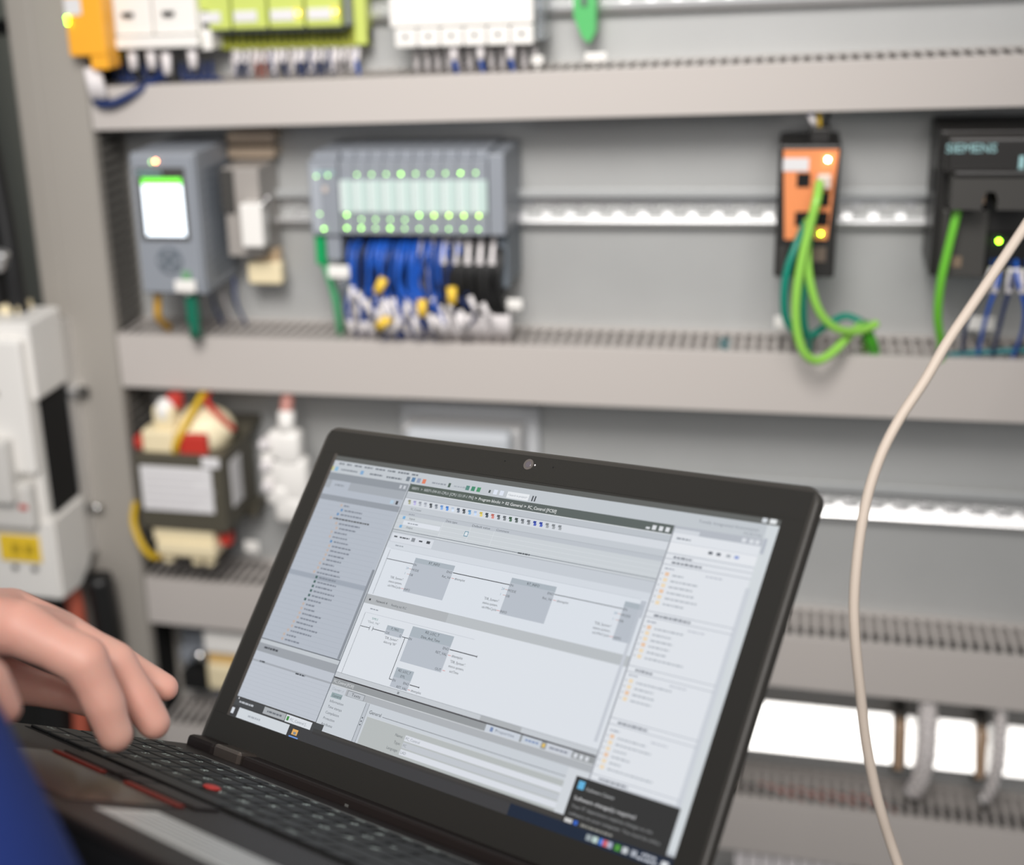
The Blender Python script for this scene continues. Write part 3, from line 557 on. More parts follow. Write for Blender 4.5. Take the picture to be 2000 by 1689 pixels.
def lp(u, v, w=0): return D0 + Xd * (u / 1000) - Ud * (v / 1000) + Nd * (w / 1000)
def lid_box(bm, u0, u1, v0, v1, w0, w1, bev=0):
    tmp = bmesh.new(); box(tmp, u0 / 1000, u1 / 1000, -v1 / 1000, -v0 / 1000, w0 / 1000, w1 / 1000, bev)
    m = Matrix((Xd, Ud, Nd)).transposed().to_4x4(); m.translation = D0; tmp.transform(m)
    me = bpy.data.meshes.new('x'); tmp.to_mesh(me); tmp.free(); bm.from_mesh(me); bpy.data.meshes.remove(me)
def lid_round(u0, u1, v0, v1, w0, w1, r, bev):
    bm = bmesh.new(); ring = []
    for cx, cy, a0 in ((u1 - r, v1 - r, 0), (u0 + r, v1 - r, 90), (u0 + r, v0 + r, 180), (u1 - r, v0 + r, 270)):
        for k in range(7): a = math.radians(a0 + k * 15); ring.append((cx + r * math.cos(a), cy + r * math.sin(a)))
    lay = [(w0, -bev), (w0 + bev * .4, -bev * .3), (w0 + bev, 0), (w1 - bev, 0), (w1 - bev * .4, -bev * .3), (w1, -bev)]
    cx, cy = (u0 + u1) / 2, (v0 + v1) / 2; rings = []
    for wz, ins in lay:
        rr = []
        for x, y in ring:
            sx = 1 + ins / ((u1 - u0) / 2); sy = 1 + ins / ((v1 - v0) / 2)
            rr.append(bm.verts.new(lp(cx + (x - cx) * sx, cy + (y - cy) * sy, wz)))
        rings.append(rr)
    n = len(ring)
    for a, b in zip(rings, rings[1:]):
        for i in range(n): j = (i + 1) % n; bm.faces.new((a[i], b[i], b[j], a[j]))
    bm.faces.new(rings[0]); bm.faces.new(rings[-1][::-1]); bmesh.ops.recalc_face_normals(bm, faces=bm.faces)
    return bm
lid = obj('lid_shell', lid_round(-16.5, 361, -20.3, 220, -8.5, 0, 9, 1.5), mat('lid_shell_black', (.25, .24, .225), .4, bump=.2, bscale=2500), lap)
bm = bmesh.new()
for q in ((-13, 357.5, -16.8, 0), (-13, 357.5, 194, 219), (-13, 0, 0, 194), (344, 357.5, 0, 194)): lid_box(bm, q[0], q[1], q[2], q[3], -.8, .45, .0001)
bez = obj('bezel', bm, lapb_m, lap)
bm = bmesh.new(); lid_box(bm, -1, 345, -1, 195, -.7, .04); panel = obj('display_panel', bm, mat('display_panel_black', (.30, .285, .27), .35), lap)
bm = bmesh.new(); cyl(bm, lp(168, -10.8, .4), lp(168, -10.8, .8), .0037, .0036, 24); wc = obj('webcam', bm, mat('webcam_ring', (.52, .49, .47), .3, .6), lap)
bm = bmesh.new(); cyl(bm, lp(168, -10.8, .8), lp(168, -10.8, .9), .0021, .0019, 20); obj('webcam_lens', bm, mat('webcam_glass', (.38, .36, .38), .12), wc)
bm = bmesh.new(); cyl(bm, lp(173, -10.9, .4), lp(173, -10.9, .6), .0006, n=8); obj('webcam_light', bm, paper_m, lap)
for u in (149, 187): bm = bmesh.new(); cyl(bm, lp(u, -11, .4), lp(u, -11, .53), .0006, n=8); obj('microphone_hole', bm, void_m, lap)
# screen graphics: flat emitting picture made of coloured rectangles and lettering
def lin(c): return tuple(max(0, x / 255) ** 2.2 for x in c)
scm = bpy.data.materials.new('screen_picture'); scm.use_nodes = True; nt = scm.node_tree; b_ = nt.nodes['Principled BSDF']
at = nt.nodes.new('ShaderNodeAttribute'); at.attribute_name = 'Col'; nt.links.new(at.outputs['Color'], b_.inputs['Emission Color']); b_.inputs['Emission Strength'].default_value = .93
b_.inputs['Base Color'].default_value = (.01, .01, .01, 1); b_.inputs['Roughness'].default_value = .35; b_.inputs['Specular IOR Level'].default_value = .3
GV, GF, GC = [], [], []
def add_rect(u0, v0, u1, v1, c, L=1):
    i = len(GV); z = .06 + L * .02; u0 = max(u0, 2.8); u1 = max(u1, u0)
    GV.extend([lp(u0, v0, z), lp(u1, v0, z), lp(u1, v1, z), lp(u0, v1, z)]); GF.append((i + 3, i + 2, i + 1, i)); GC.append(c)
def add_line(u0, v0, u1, v1, wd, c, L=3):
    if abs(u1 - u0) > abs(v1 - v0): add_rect(u0, v0 - wd / 2, u1, v0 + wd / 2, c, L)
    else: add_rect(u0 - wd / 2, v0, u0 + wd / 2, v1, c, L)
def add_text(s, u0, v, h, c, u1=None, L=6, al='LEFT', shear=0):
    bm = text_bm(s, 1.0, 'LEFT'); xs = [q.co.x for q in bm.verts]
    if not xs: bm.free(); return
    x0, x1 = min(xs), max(xs); sy = h * 1.0; sx = (u1 - u0) / (x1 - x0) if u1 else h
    if al == 'RIGHT': off = u0 - (x1 * sx)
    elif al == 'CENTER': off = u0 - (x0 + x1) / 2 * sx
    else: off = u0 - x0 * sx
    z = .06 + L * .02; base = len(GV); bm.verts.ensure_lookup_table()
    for q in bm.verts: GV.append(lp(off + q.co.x * sx, v - q.co.y * sy, z))
    for f in bm.faces: GF.append(tuple(base + q.index for q in f.verts)); GC.append(c)
    bm.free()
rg = random.Random(5)
def dash(u0, v, wd, h, c, L=4):       # unreadable small row of print: broken dashes
    u = u0
    while u < u0 + wd:
        k = rg.uniform(1.2, 3.4); add_rect(u, v - h / 2 * rg.uniform(.7, 1), min(u + k, u0 + wd), v + h / 2, c, L); u += k + .5
BG = (196, 202, 208); WH = (228, 233, 239); LP = (182, 189, 200); MID = (205, 211, 219); TX = (70, 74, 80); GY = (150, 156, 165); DK = (92, 97, 100)  # left panes darker: the screen's dimming at a slant view is painted in
add_rect(0, 0, 344, 194, BG, 1)
add_rect(0, 0, 344, 5.0, (98, 100, 98), 2); add_rect(0, 0, 344, 1.6, (52, 50, 46), 3)
add_rect(333, 1.5, 336, 4.2, (215, 220, 225), 4); add_rect(337.5, 1.5, 341.5, 4.2, (235, 238, 240), 4)
for i, wd in enumerate((5, 5, 7, 8, 9, 7, 10, 6)): dash(8 + sum((5, 5, 7, 8, 9, 7, 10, 6)[:i]) + i * 2.6, 7.0, wd, 1.3, (120, 126, 134), 3)
add_rect(2, 9.6, 5, 12.8, (205, 205, 150), 3); add_rect(6, 9.6, 9, 12.8, (140, 185, 215), 3); dash(12, 11.2, 16, 1.3, (130, 136, 145), 3); add_rect(31, 9.8, 34, 12.6, (130, 170, 210), 3)
dash(40, 11.2, 12, 1.3, (120, 126, 134), 3); dash(56, 11.5, 14, 1.3, (120, 126, 134), 3)
for i, c in enumerate(((120, 130, 140), (90, 130, 170), (150, 160, 185), (225, 130, 100))): add_rect(74 + i * 4.8, 9.0, 77 + i * 4.8, 12.2, c, 3)
dash(97, 10.6, 12, 1.1, GY, 3); add_rect(111, 9, 113, 12, (80, 100, 90), 3); dash(116, 10.6, 10, 1.1, (170, 176, 184), 3)
for i, c in enumerate(((90, 140, 130), (70, 140, 110), (80, 150, 110))): add_rect(126 + i * 4.6, 8.9, 129 + i * 4.6, 12, c, 3)
add_rect(145, 9.5, 146.5, 11.5, (80, 90, 90), 3); add_rect(149, 8.8, 152, 12, (225, 232, 245), 3); add_rect(154, 8.8, 157, 12, (225, 232, 245), 3)
add_rect(160, 8.6, 177, 12.8, (236, 240, 244), 3); add_text('<Search in project>', 161, 10.8, 1.9, GY, 176); add_rect(179.5, 9, 180.5, 12.6, TX, 3); add_rect(181.5, 9, 182.5, 12.6, TX, 3)
add_text('Totally Integrated Automation', 296, 9.0, 2.5, (135, 140, 150), 333); add_text('PORTAL', 325, 12.0, 2.4, (150, 155, 165), 336)
# left project tree
add_rect(3, 14.2, 78.2, 19.6, (146, 152, 160), 2); add_rect(74.3, 15.6, 76.3, 18, (200, 205, 212), 4); add_rect(70.8, 15.6, 72.8, 18, (200, 205, 212), 4)
add_rect(3, 19.6, 78.2, 25.6, (166, 172, 180), 2); add_rect(8, 19.6, 26, 25.8, LP, 3); dash(12, 22.8, 9, 1.5, GY, 4)
add_rect(3, 25.6, 78.2, 30.6, LP, 2); add_rect(3, 30.6, 78.2, 34.6, (150, 156, 165), 2); add_rect(68, 27, 71, 29.6, (180, 205, 225), 4); add_rect(73, 27, 75, 29.6, TX, 4)
add_rect(3, 34.6, 78.2, 138.5, LP, 2)
for i in range(30): add_line(3, 38 + i * 3.35, 75, 38 + i * 3.35, .25, (172, 179, 190), 3)
tree = [(25, 5), (27, 17), (25, 20), (20, 34), (27, 20), (29, 16), (26, 12), (26, 14), (29, 14), (29, 18), (29, 18), (29, 15), (29, 14), (27, 11), (27, 18), (25, 22), (29, 16), (29, 18), (29, 16), (29, 20), (29, 19), (27, 13), (27, 8), (27, 10), (27, 18), (27, 16), (25, 16), (25, 22), (23, 20), (21, 9), (21, 14)]
for i, (u, wd) in enumerate(tree):
    v = 36.8 + i * 3.28
    if i == 16: add_rect(3, v - 1.6, 76, v + 1.8, (160, 168, 180), 3)
    dash(u + 3.5, v, wd, 1.15, (126, 132, 144) if i != 3 else (88, 90, 92), 4)
    add_rect(u, v - .9, u + 1.9, v + .9, (90, 140, 190) if i in (1, 2, 8) else ((60, 95, 90) if 16 <= i <= 21 else (196, 178, 168)), 4)
add_rect(76, 76, 78.2, 138, (140, 146, 155), 4); add_rect(3, 138.2, 79, 138.9, (110, 115, 122), 4)
add_rect(3, 141.6, 79, 147.5, (158, 163, 170), 2); dash(9, 144, 14, 1.5, TX, 4); add_rect(3, 147.5, 79, 182, (192, 198, 208), 2)
for i in range(9): add_line(3, 157 + i * 2.7, 79, 157 + i * 2.7, .22, (182, 188, 198), 3)
add_line(3, 154, 79, 154, 1.2, (165, 170, 178), 3); dash(10, 153.6, 5, 1.1, TX, 4); dash(46, 154.6, 9, 1.1, TX, 4)
add_rect(79, 13.2, 79.7, 188, (120, 126, 134), 6)
# editor
add_rect(79.7, 13.6, 282, 19.2, (92, 100, 98), 2); add_rect(79.7, 13.6, 150, 19.2, (86, 96, 90), 3)
add_text('00071  >  00071-SW-01-CPU1 [CPU 1511F-1 PN]', 82, 16.5, 2.7, (205, 210, 212), 135); add_text('>', 136.4, 16.5, 2.7, (250, 252, 252), 138)
add_text('Program blocks', 139.7, 16.6, 2.8, (238, 240, 240), 157.2); add_text('>', 158.4, 16.6, 2.7, (250, 252, 252), 160); add_text('02 General', 161.3, 16.7, 2.8, (248, 249, 250), 174.6); add_text('>', 176, 16.7, 2.7, (250, 252, 252), 177.6)
add_text('FC_Control [FC50]', 179.2, 16.8, 2.9, (250, 252, 252), 200.6)
for i, x in enumerate((264.5, 268.5, 273, 277.3)): add_rect(x, 15.4 if i else 17, x + 2.6, 18.2, (225, 228, 232), 4)
add_rect(79.7, 19.2, 282, 19.6, (232, 236, 240), 4); add_rect(79.7, 19.6, 282, 23.6, (190, 196, 203), 2); add_line(79.7, 23.6, 282, 23.6, .3, (155, 160, 168), 4)
add_rect(79.7, 23.8, 282, 28.8, (216, 221, 228), 2)
ic = [(150, 150, 120), (165, 160, 205), (150, 155, 165), (160, 165, 175), (70, 75, 80), (120, 128, 138), (110, 150, 205), (70, 125, 200), (190, 205, 225), (95, 105, 120), (70, 75, 80), (100, 150, 195), (175, 195, 225), (205, 185, 90), (60, 70, 80), (190, 110, 100), (90, 95, 100), (100, 105, 110), (60, 90, 70), (70, 80, 80), (110, 115, 120), (110, 115, 120), (50, 70, 160), (50, 70, 160), (130, 135, 140), (130, 135, 140), (130, 135, 140)]
for i, c in enumerate(ic):
    x = 83 + i * 4.72; add_rect(x, 24.8, x + 2.3, 26.2, c, 4); add_rect(x + .9, 26.2, x + 2.9, 27.8, tuple(min(255, k + 30) for k in c), 4)
add_rect(79.7, 28.8, 282, 33, (198, 204, 211), 2); add_text('FC_Control', 88, 30.9, 2.1, (95, 100, 106), 97); add_line(79.7, 33, 282, 33, .3, (170, 176, 184), 4)
add_rect(79.7, 33.2, 282, 35.8, (190, 196, 204), 2); dash(88, 34.5, 5, .9, GY, 4)
for s, a, b in (('Data type', 120.5, 130), ('Default value', 142.5, 157), ('Comment', 162, 172)): add_text(s, a, 34.6, 2.1, (95, 100, 106), b)
for i in range(4): add_rect(79.7, 35.8 + i * 2.9, 282, 38.4 + i * 2.9, (205, 211, 216), 2); add_line(118, 38.6 + i * 2.9, 282, 38.6 + i * 2.9, .22, (222, 227, 232), 4)
add_rect(86, 39.2, 118, 42.2, (224, 229, 237), 4); dash(90, 40.7, 9, .8, GY, 5); add_text('Input', 90, 37.4, 2, (90, 95, 100), 95); add_text('Output', 90, 43.6, 2, (90, 95, 100), 96)
add_rect(84, 36.4, 86.2, 38.4, (120, 175, 220), 4); add_rect(84, 42.6, 86.2, 44.6, (120, 175, 220), 4); add_rect(138.6, 38.9, 141.8, 42.4, (110, 150, 170), 4); add_rect(139.1, 39.4, 141.3, 41.9, (222, 230, 236), 5)
for x in (119, 142, 161): add_line(x, 35.6, x, 46, .25, (222, 227, 232), 5)
add_line(79.7, 46.4, 282, 46.4, .45, (128, 134, 142), 5); add_line(79.7, 48.0, 282, 48.0, .3, (165, 170, 178), 5); add_rect(79.7, 48.2, 282, 55, (200, 206, 214), 2); dash(184, 46.4, 9, 1.0, (80, 85, 90), 6)
add_rect(81, 48.8, 117, 54.6, (218, 223, 231), 3); dash(83, 51, 3, 1, TX, 4); dash(88, 51, 8.5, 1, TX, 4); add_rect(98.5, 49.8, 101.5, 52.4, (140, 145, 152), 4); add_rect(105, 50.6, 108, 51.6, TX, 4); add_rect(111.5, 50, 114.5, 51.8, TX, 4)
add_rect(79.7, 55, 282, 92.2, (222, 228, 236), 2); dash(87, 56.8, 7, .8, GY, 4); add_line(84, 59.4, 277, 59.4, .25, (190, 196, 205), 4)
add_rect(79.7, 55, 282, 59.2, (214, 220, 228), 3)
LN = (88, 92, 98); BK = (186, 193, 203); BH = (172, 182, 191)
def rung(v0, v1): add_line(84.2, v0, 84.2, v1, .3, (120, 125, 132), 4)
def blockbox(u0, v0, u1, v1, hh, title, ts=2.3):
    add_rect(u0, v0, u1, v1, BK, 4); add_rect(u0, v0, u1, v0 + hh, BH, 5)
    for i, s in enumerate(title): add_text(s, (u0 + u1) / 2, v0 + hh * (i + .55) / len(title), ts, (60, 64, 70), al='CENTER')
rung(60.5, 91.5)
add_line(84.2, 66.7, 107.8, 66.7, .45, LN)
def rtinfo(u, ghost=False):
    t = (85, 90, 96)
    blockbox(u, 62.3, u + 33.4 if u < 260 else 279.5, 85.5, 3.2, ['RT_INFO'] if u < 260 else [''])
    add_text('EN', u + .4, 67.1, 2.2, t); add_text('MODE', u + .4, 70.5, 2.2, t); add_text('DB', u + .4, 74, 2.2, t); add_text('INFO', u + .4, 84, 2.2, t)
    add_text('24', u - 4.6, 70.2, 2.2, (120, 150, 170)); add_text('1', u - 4.0, 73.8, 2.2, (120, 150, 170)); add_line(u - 2.2, 70.2, u, 70.2, .25, (190, 130, 120)); add_line(u - 2.2, 73.8, u, 73.8, .25, (190, 130, 120)); add_line(u - 2.6, 83.8, u, 83.8, .25, (210, 110, 100))
    add_text('"DB_System".', u - 8.8, 78.2, 2.15, t, al='CENTER'); add_text('status.system.', u - 8.8, 81, 2.15, t, al='CENTER'); add_text('ob1MinCycle', u - 8.4, 83.8, 2.15, t, al='CENTER')
    if u < 260:
        add_text('ENO', u + 33, 67.1, 2.2, t, al='RIGHT'); add_text('Ret_Val', u + 33, 70.5, 2.2, t, al='RIGHT'); add_line(u + 33.8, 70.4, u + 36.2, 70.4, .25, (210, 110, 100)); add_text('#tempInt', u + 36.8, 70.4, 2.2, t)
rtinfo(107.8); rtinfo(186.5); rtinfo(267.6)
add_line(141.4, 66.9, 186.5, 66.9, .5, (62, 64, 68)); add_line(220, 66.9, 267.6, 66.9, .45, (95, 100, 106))
add_rect(277.5, 60, 279.6, 142, (200, 205, 214), 4); add_rect(277.4, 60, 281, 70, (190, 196, 206), 5)
add_rect(79.7, 92.2, 282, 98.4, (188, 193, 197), 3); add_rect(79.7, 92.2, 150, 98.4, (178, 182, 186), 4)
add_text('Network 4:', 89.5, 95.6, 2.3, (58, 62, 66), 99.5); add_text('Reading (at) PLC', 103, 95.8, 2.1, (95, 100, 105), 116); add_rect(83, 94.9, 84.5, 96.2, (50, 52, 56), 6)
add_rect(79.7, 98.4, 282, 146.5, (224, 229, 236), 2); dash(87, 101.2, 7, .8, GY, 4); add_line(84, 104.2, 176, 104.2, .25, (195, 200, 208), 4)
rung(104.6, 146)
t = (78, 82, 88)
add_text('%M0.3', 94.2, 107.2, 2, (85, 140, 130), al='CENTER'); add_text('"Clock_1Hz"', 94.2, 109.7, 2, (110, 118, 124), al='CENTER')
add_line(84.4, 113.5, 92.5, 113.5, .45, LN); add_line(95.4, 113.5, 106.3, 113.5, .45, LN); add_line(92.6, 112.1, 92.6, 115, .4, LN); add_line(95.4, 112.1, 95.4, 115, .4, LN)
blockbox(106.3, 108.8, 120.8, 114.8, 2.9, ['P_TRIG'], 2); add_text('CLK', 106.7, 113.6, 2, t); add_text('Q', 120.3, 113.4, 2, t, al='RIGHT')
add_text('"DB_System".', 113.6, 116.8, 2.1, t, al='CENTER'); add_text('data.trig."00"', 113.6, 119.6, 2.1, t, al='CENTER')
add_line(121, 113.7, 126.5, 113.7, .45, LN); add_line(123.7, 113.7, 123.7, 140.9, .45, (70, 74, 80)); add_line(123.7, 140.9, 126.2, 140.9, .45, LN)
blockbox(126.5, 105.5, 160.6, 128.6, 6.6, ['RD_LOC_T', 'Date_And_Time']); add_text('EN', 126.9, 113.8, 2.2, t)
add_text('ENO', 160, 114, 2.3, t, al='RIGHT'); add_text('RET_VAL', 160, 117.4, 2.3, t, al='RIGHT'); add_line(161, 117.3, 163.4, 117.3, .28, (215, 95, 85)); add_text('#tempInt', 164, 117.2, 2.3, t); add_line(160.8, 113.8, 182, 113.8, .55, (62, 64, 68)); add_line(182.1, 113.2, 182.1, 114.4, .5, (62, 64, 68))
add_text('"DB_System".', 170.4, 120.6, 2.2, t, al='CENTER'); add_text('status.system.', 170.4, 123.5, 2.2, t, al='CENTER'); add_text('actTime', 170, 126.4, 2.2, t, al='CENTER'); add_text('OUT', 160, 127.2, 2.3, t, al='RIGHT'); add_line(161, 127, 163.2, 127, .28, (215, 95, 85))
blockbox(126.3, 132.6, 140.8, 145.2, 6.2, ['RD_LOC_T', 'DTL'], 2.1); add_text('EN', 126.7, 141, 2.2, t); add_text('ENO', 140.2, 141, 2.2, t, al='RIGHT'); add_text('RET_VAL', 140.2, 144.2, 2.2, t, al='RIGHT')
add_line(141, 140.9, 148.6, 140.9, .5, (62, 64, 68)); add_line(148.7, 140.4, 148.7, 141.4, .5, (62, 64, 68)); add_line(141, 144, 143, 144, .28, (215, 95, 85)); add_text('#tempInt', 143.6, 144, 2.2, t)
add_rect(79.7, 146, 282, 149.1, (200, 205, 211), 5); add_rect(200, 146, 230, 149.1, (176, 180, 184), 6); add_line(79.7, 145.9, 282, 145.9, .25, (150, 155, 162), 6); add_rect(134, 146.8, 135.6, 148.4, (140, 145, 150), 7)
add_line(79.7, 149.5, 282, 149.5, .8, (58, 56, 60), 6)
# properties pane
add_rect(79.7, 149.9, 282, 154.2, (150, 154, 157), 4); add_text('FC_Control [FC50]', 81, 152, 2.5, (222, 225, 228), 98.5)
add_rect(79.7, 154.2, 282, 158.8, (176, 180, 185), 4); add_line(79.7, 154.3, 282, 154.3, .4, (218, 222, 226), 6)
add_rect(80, 154.6, 94, 159, (200, 206, 214), 6); add_text('General', 81.5, 156.8, 2.7, (62, 66, 70), 92); add_rect(95.5, 154.9, 110.5, 158.8, (140, 145, 150), 6); add_rect(96, 155.3, 110, 158.6, (188, 193, 200), 7); add_text('Texts', 99.5, 157, 2.7, (62, 66, 70), 107, L=8)
add_rect(79.7, 158.8, 282, 188, (204, 210, 217), 4); add_rect(83, 159, 92.5, 162.2, (150, 168, 172), 6)
for i, (s, wd) in enumerate((('General', 8), ('Information', 12), ('Time stamps', 12.5), ('Compilation', 12), ('Protection', 10), ('Attributes', 10))): add_text(s, 84, 160.8 + i * 3.75, 2.4, (95, 100, 106), 84 + wd, L=8)
add_rect(113.4, 159.2, 116.6, 187, (190, 196, 204), 6); add_line(113.5, 159, 113.5, 187, .35, (110, 115, 122), 7); add_line(116.4, 159, 116.4, 187, .35, (140, 145, 152), 7)
for i in range(3): add_rect(114.4, 168 + i * 2.2, 115.4, 168.8 + i * 2.2, (90, 94, 100), 8)
add_text('General', 118.5, 163.8, 3.2, (58, 62, 66), 128.6, L=8); add_line(130, 164.4, 268, 164.4, .35, (120, 124, 130), 8)
add_rect(118.3, 166.8, 268, 188, (184, 189, 189), 6); add_rect(118.3, 166.4, 268, 166.8, (210, 215, 220), 6)
for i, s in enumerate(('Name:', 'Type:', 'Language:')):
    v = 171.9 + i * 4.3; add_text(s, 150.8, v, 2.4, (95, 100, 104), al='RIGHT', L=8); add_rect(152.5, v - 1.7, 268, v + 1.8, (222, 226, 234) if i != 1 else (196, 201, 208), 7); add_text(['FC_Control', 'FC', 'LAD'][i], 153.3, v + .2, 2.3, (120, 126, 134), L=8)
add_rect(206, 149.9, 231, 154.2, (205, 212, 222), 6); add_text('Properties', 213.4, 152.1, 2.4, (110, 118, 135), 227, L=8); add_rect(209.5, 150.8, 211.6, 153.4, (120, 140, 180), 7)
add_rect(232.5, 150, 246, 154.2, (200, 208, 218), 6); dash(235, 152, 9, 1.2, (130, 150, 190), 8); add_rect(246.8, 151, 248.8, 153.2, (225, 190, 100), 8); add_rect(249.6, 150, 267, 154.2, (205, 210, 218), 6); dash(252, 152.2, 12, 1.2, (140, 145, 160), 8)
for x in (268.5, 272.3, 276): add_rect(x, 151, x + 2.2, 153.4, (220, 224, 230), 8)
add_rect(268, 158.8, 282, 188, (212, 217, 223), 7)
# instructions pane
add_rect(282, 13.5, 283, 163.5, (166, 170, 178), 8); add_rect(283, 13.6, 337, 17.6, (182, 187, 196), 2); add_rect(283, 15.2, 299, 17.8, (212, 217, 224), 3)
for x in (325, 329.5, 333): add_rect(x, 14.6, x + 2.6, 17, (222, 226, 232), 4)
add_rect(337, 5, 344, 184, (214, 220, 224), 2); add_rect(337.4, 13, 339.6, 22, (182, 188, 198), 4)
add_rect(283, 17.8, 337, 163.5, (228, 232, 238), 2); dash(286, 20.8, 9, 1.2, GY, 4); add_rect(283, 23.6, 337, 29, (234, 237, 242), 3); add_line(283, 23.4, 337, 23.4, .3, (200, 205, 213), 4)
for x, c in ((308, (95, 100, 110)), (313, (95, 100, 110)), (319, (170, 175, 182)), (324, (140, 160, 215))): add_rect(x, 25.3, x + 2.6, 27, c, 5)
for v in (30.2, 33.4, 36.8, 65, 68.4, 97, 100.4, 127, 130.4, 158.6, 161.6): add_line(283, v, 337, v, .5, (186, 191, 200), 5)
for v, wd in ((32, 12), (35.2, 19), (66.8, 23), (98.8, 11), (128.8, 19), (160.2, 18)): dash(288, v, wd, 1.3, (125, 130, 140), 5)
for v0, n, ws in ((42.4, 6, (7, 17, 15, 17, 20, 13)), (74, 6, (18, 12, 14, 13, 12, 24)), (105.3, 4, (22, 12, 14, 13)), (136.8, 6, (18, 22, 8, 12, 7, 28))):
    dash(285, v0 - 3.2, 6, .9, (165, 170, 182), 5); dash(311, v0 - 2.6, 10, .9, (190, 194, 204), 5)
    for i in range(n):
        v = v0 + i * 3.4; add_rect(286.2, v - 1.1, 288.8, v + 1.1, (240, 220, 188) if (i + n) % 3 else (236, 200, 170), 5); add_rect(284, v - .4, 284.8, v + .4, (170, 175, 182), 5); dash(291, v + .2, ws[i], 1.0, (176, 182, 190), 5)
add_rect(336, 42, 339, 163, (206, 211, 219), 4)
# bars at the bottom
add_rect(0, 180.2, 87, 186.2, (70, 72, 74), 9); add_rect(0, 187.2 - 1.2, 344, 194, (62, 62, 64), 9); add_rect(79.7, 184, 282, 187.4, (66, 64, 62), 9); add_rect(240, 187.4, 344, 194, (24, 38, 58), 10); add_rect(0, 180, 79.7, 181, (66, 66, 66), 10)
add_rect(5, 180.6, 5.8, 181.8, (220, 220, 225), 11); dash(7, 183.2, 14, 1.3, (190, 194, 200), 11); add_rect(31.5, 181, 52.5, 185.6, (172, 176, 180), 11); dash(35, 183.3, 14, 1.3, (110, 115, 122), 12); add_rect(53, 181, 77, 185.8, (222, 226, 233), 11); add_rect(54, 182, 56, 184.8, (60, 140, 60), 12); add_text('FC_Control [..', 57.5, 183.6, 2.4, (120, 128, 138), 73, L=12)
add_rect(1.5, 188, 5.5, 192, (215, 220, 228), 11); add_rect(9.5, 186.8, 59, 193.6, (212, 218, 224), 11); dash(20, 190.3, 12, 1.4, (170, 176, 184), 12); add_rect(63, 188.4, 68, 192, (232, 176, 100), 11); add_rect(64.4, 190, 66.8, 191.6, (130, 140, 150), 12); add_rect(61.5, 193, 70, 193.8, (110, 150, 220), 12)
add_rect(274.5, 162.2, 339.2, 187.6, (50, 50, 50), 12); add_rect(277.2, 164.2, 281.2, 168.6, (100, 180, 225), 13); add_text('Software Center', 283, 167.6, 2.5, (190, 192, 194), 301, L=13); add_text('Software change(s) required', 277.5, 173.6, 3, (215, 216, 218), 316, L=13)
add_text('Your IT department requires changes to the', 277.5, 178, 2.4, (150, 152, 153), 328, L=13); add_text('software on your computer. You must be online', 277.5, 182, 2.4, (150, 152, 153), 334, L=13)
add_rect(276, 184.8, 281, 187, (205, 205, 205), 13); add_rect(282, 184.8, 284.5, 187, (50, 100, 200), 13); dash(286.5, 186, 20, 1.3, (140, 140, 135), 13)
for x, c in ((292, (150, 160, 165)), (296, (190, 210, 205)), (300.2, (80, 130, 220)), (302.4, (210, 90, 90)), (305, (170, 180, 200)), (310, (80, 150, 60)), (314.6, (200, 205, 210)), (320, (170, 175, 185))): add_rect(x, 189.2, x + 3.4, 192.4, c, 13)
dash(326, 189.6, 9, 1.3, (200, 205, 215), 13); dash(324, 192, 12, 1.3, (200, 205, 215), 13); add_rect(338, 189.5, 342, 192.6, (225, 228, 232), 13)
me = bpy.data.meshes.new('screen_picture'); me.from_pydata(GV, [], GF); me.materials.append(scm)
ca = me.color_attributes.new('Col', 'FLOAT_COLOR', 'CORNER'); k = 0
for p, c in zip(me.polygons, GC):
    l = (*lin(c), 1)
    for li in p.loop_indices: ca.data[li].color = l
o = bpy.data.objects.new('screen_picture', me); COL.objects.link(o); o.parent = panel
# hinge
for u in (16, 305):
    bm = bmesh.new(); box(bm, u / 1000, (u + 26) / 1000, -.013, .006, -.006, .0075, .002); hg = obj('hinge_cover', bm, hinge_m, lap)
    bm = bmesh.new(); lid_box(bm, u + 8, u + 24, 219, 220.5, -2, .4); obj('hinge_strip', bm, chrome_m, hg)
part('hinge_barrel', lap, lap_m, (-.013, .0155, -.012, .007, -.006, .0072, .003), (.0425, .3045, -.011, .006, -.006, .0062, .002), (.3315, .359, -.012, .007, -.006, .0072, .003))
bm = bmesh.new(); box(bm, .1375, .1405, -.0111, -.0109, -.0015, .0015); box(bm, .138, .140, -.0112, -.0110, -.001, .001); obj('hinge_mark', bm, mat('hinge_mark_grey', (.40, .40, .39), .5), lap)
# deck
part('deck', lap, lap_m, (-.016, .364, -.260, .0, -.0045, 0, .0018)); part('chassis_bottom', lap, void_m, (-.0145, .3625, -.2585, -.001, -.021, -.0045, .002))
part('deck_trim', lap, mat('trim_grey', (.36, .36, .35), .35), (.030, .330, -.036, -.0335, -.001, .0012, .0006))
part('keyboard_well', lap, void_m, (-.005, .353, -.1445, -.0385, -.0006, .0003))
def key(u0, s0, w_, h_, leg=None):
    bm = bmesh.new(); box(bm, (u0 + .9) / 1000, (u0 + w_ - .9) / 1000, -(s0 + h_ - .9) / 1000, -(s0 + .9) / 1000, .0001, .0021, .0009); o = obj('key', bm, lapk_m, lap)
    if leg:
        tb = text_bm(leg, .0078 if len(leg) == 1 else .0046, 'LEFT'); tb.transform(Matrix.Translation(((u0 + 3.4) / 1000, -(s0 + h_ * .38) / 1000, .00215))); obj('key_legend', tb, legend_m, o)
    return o
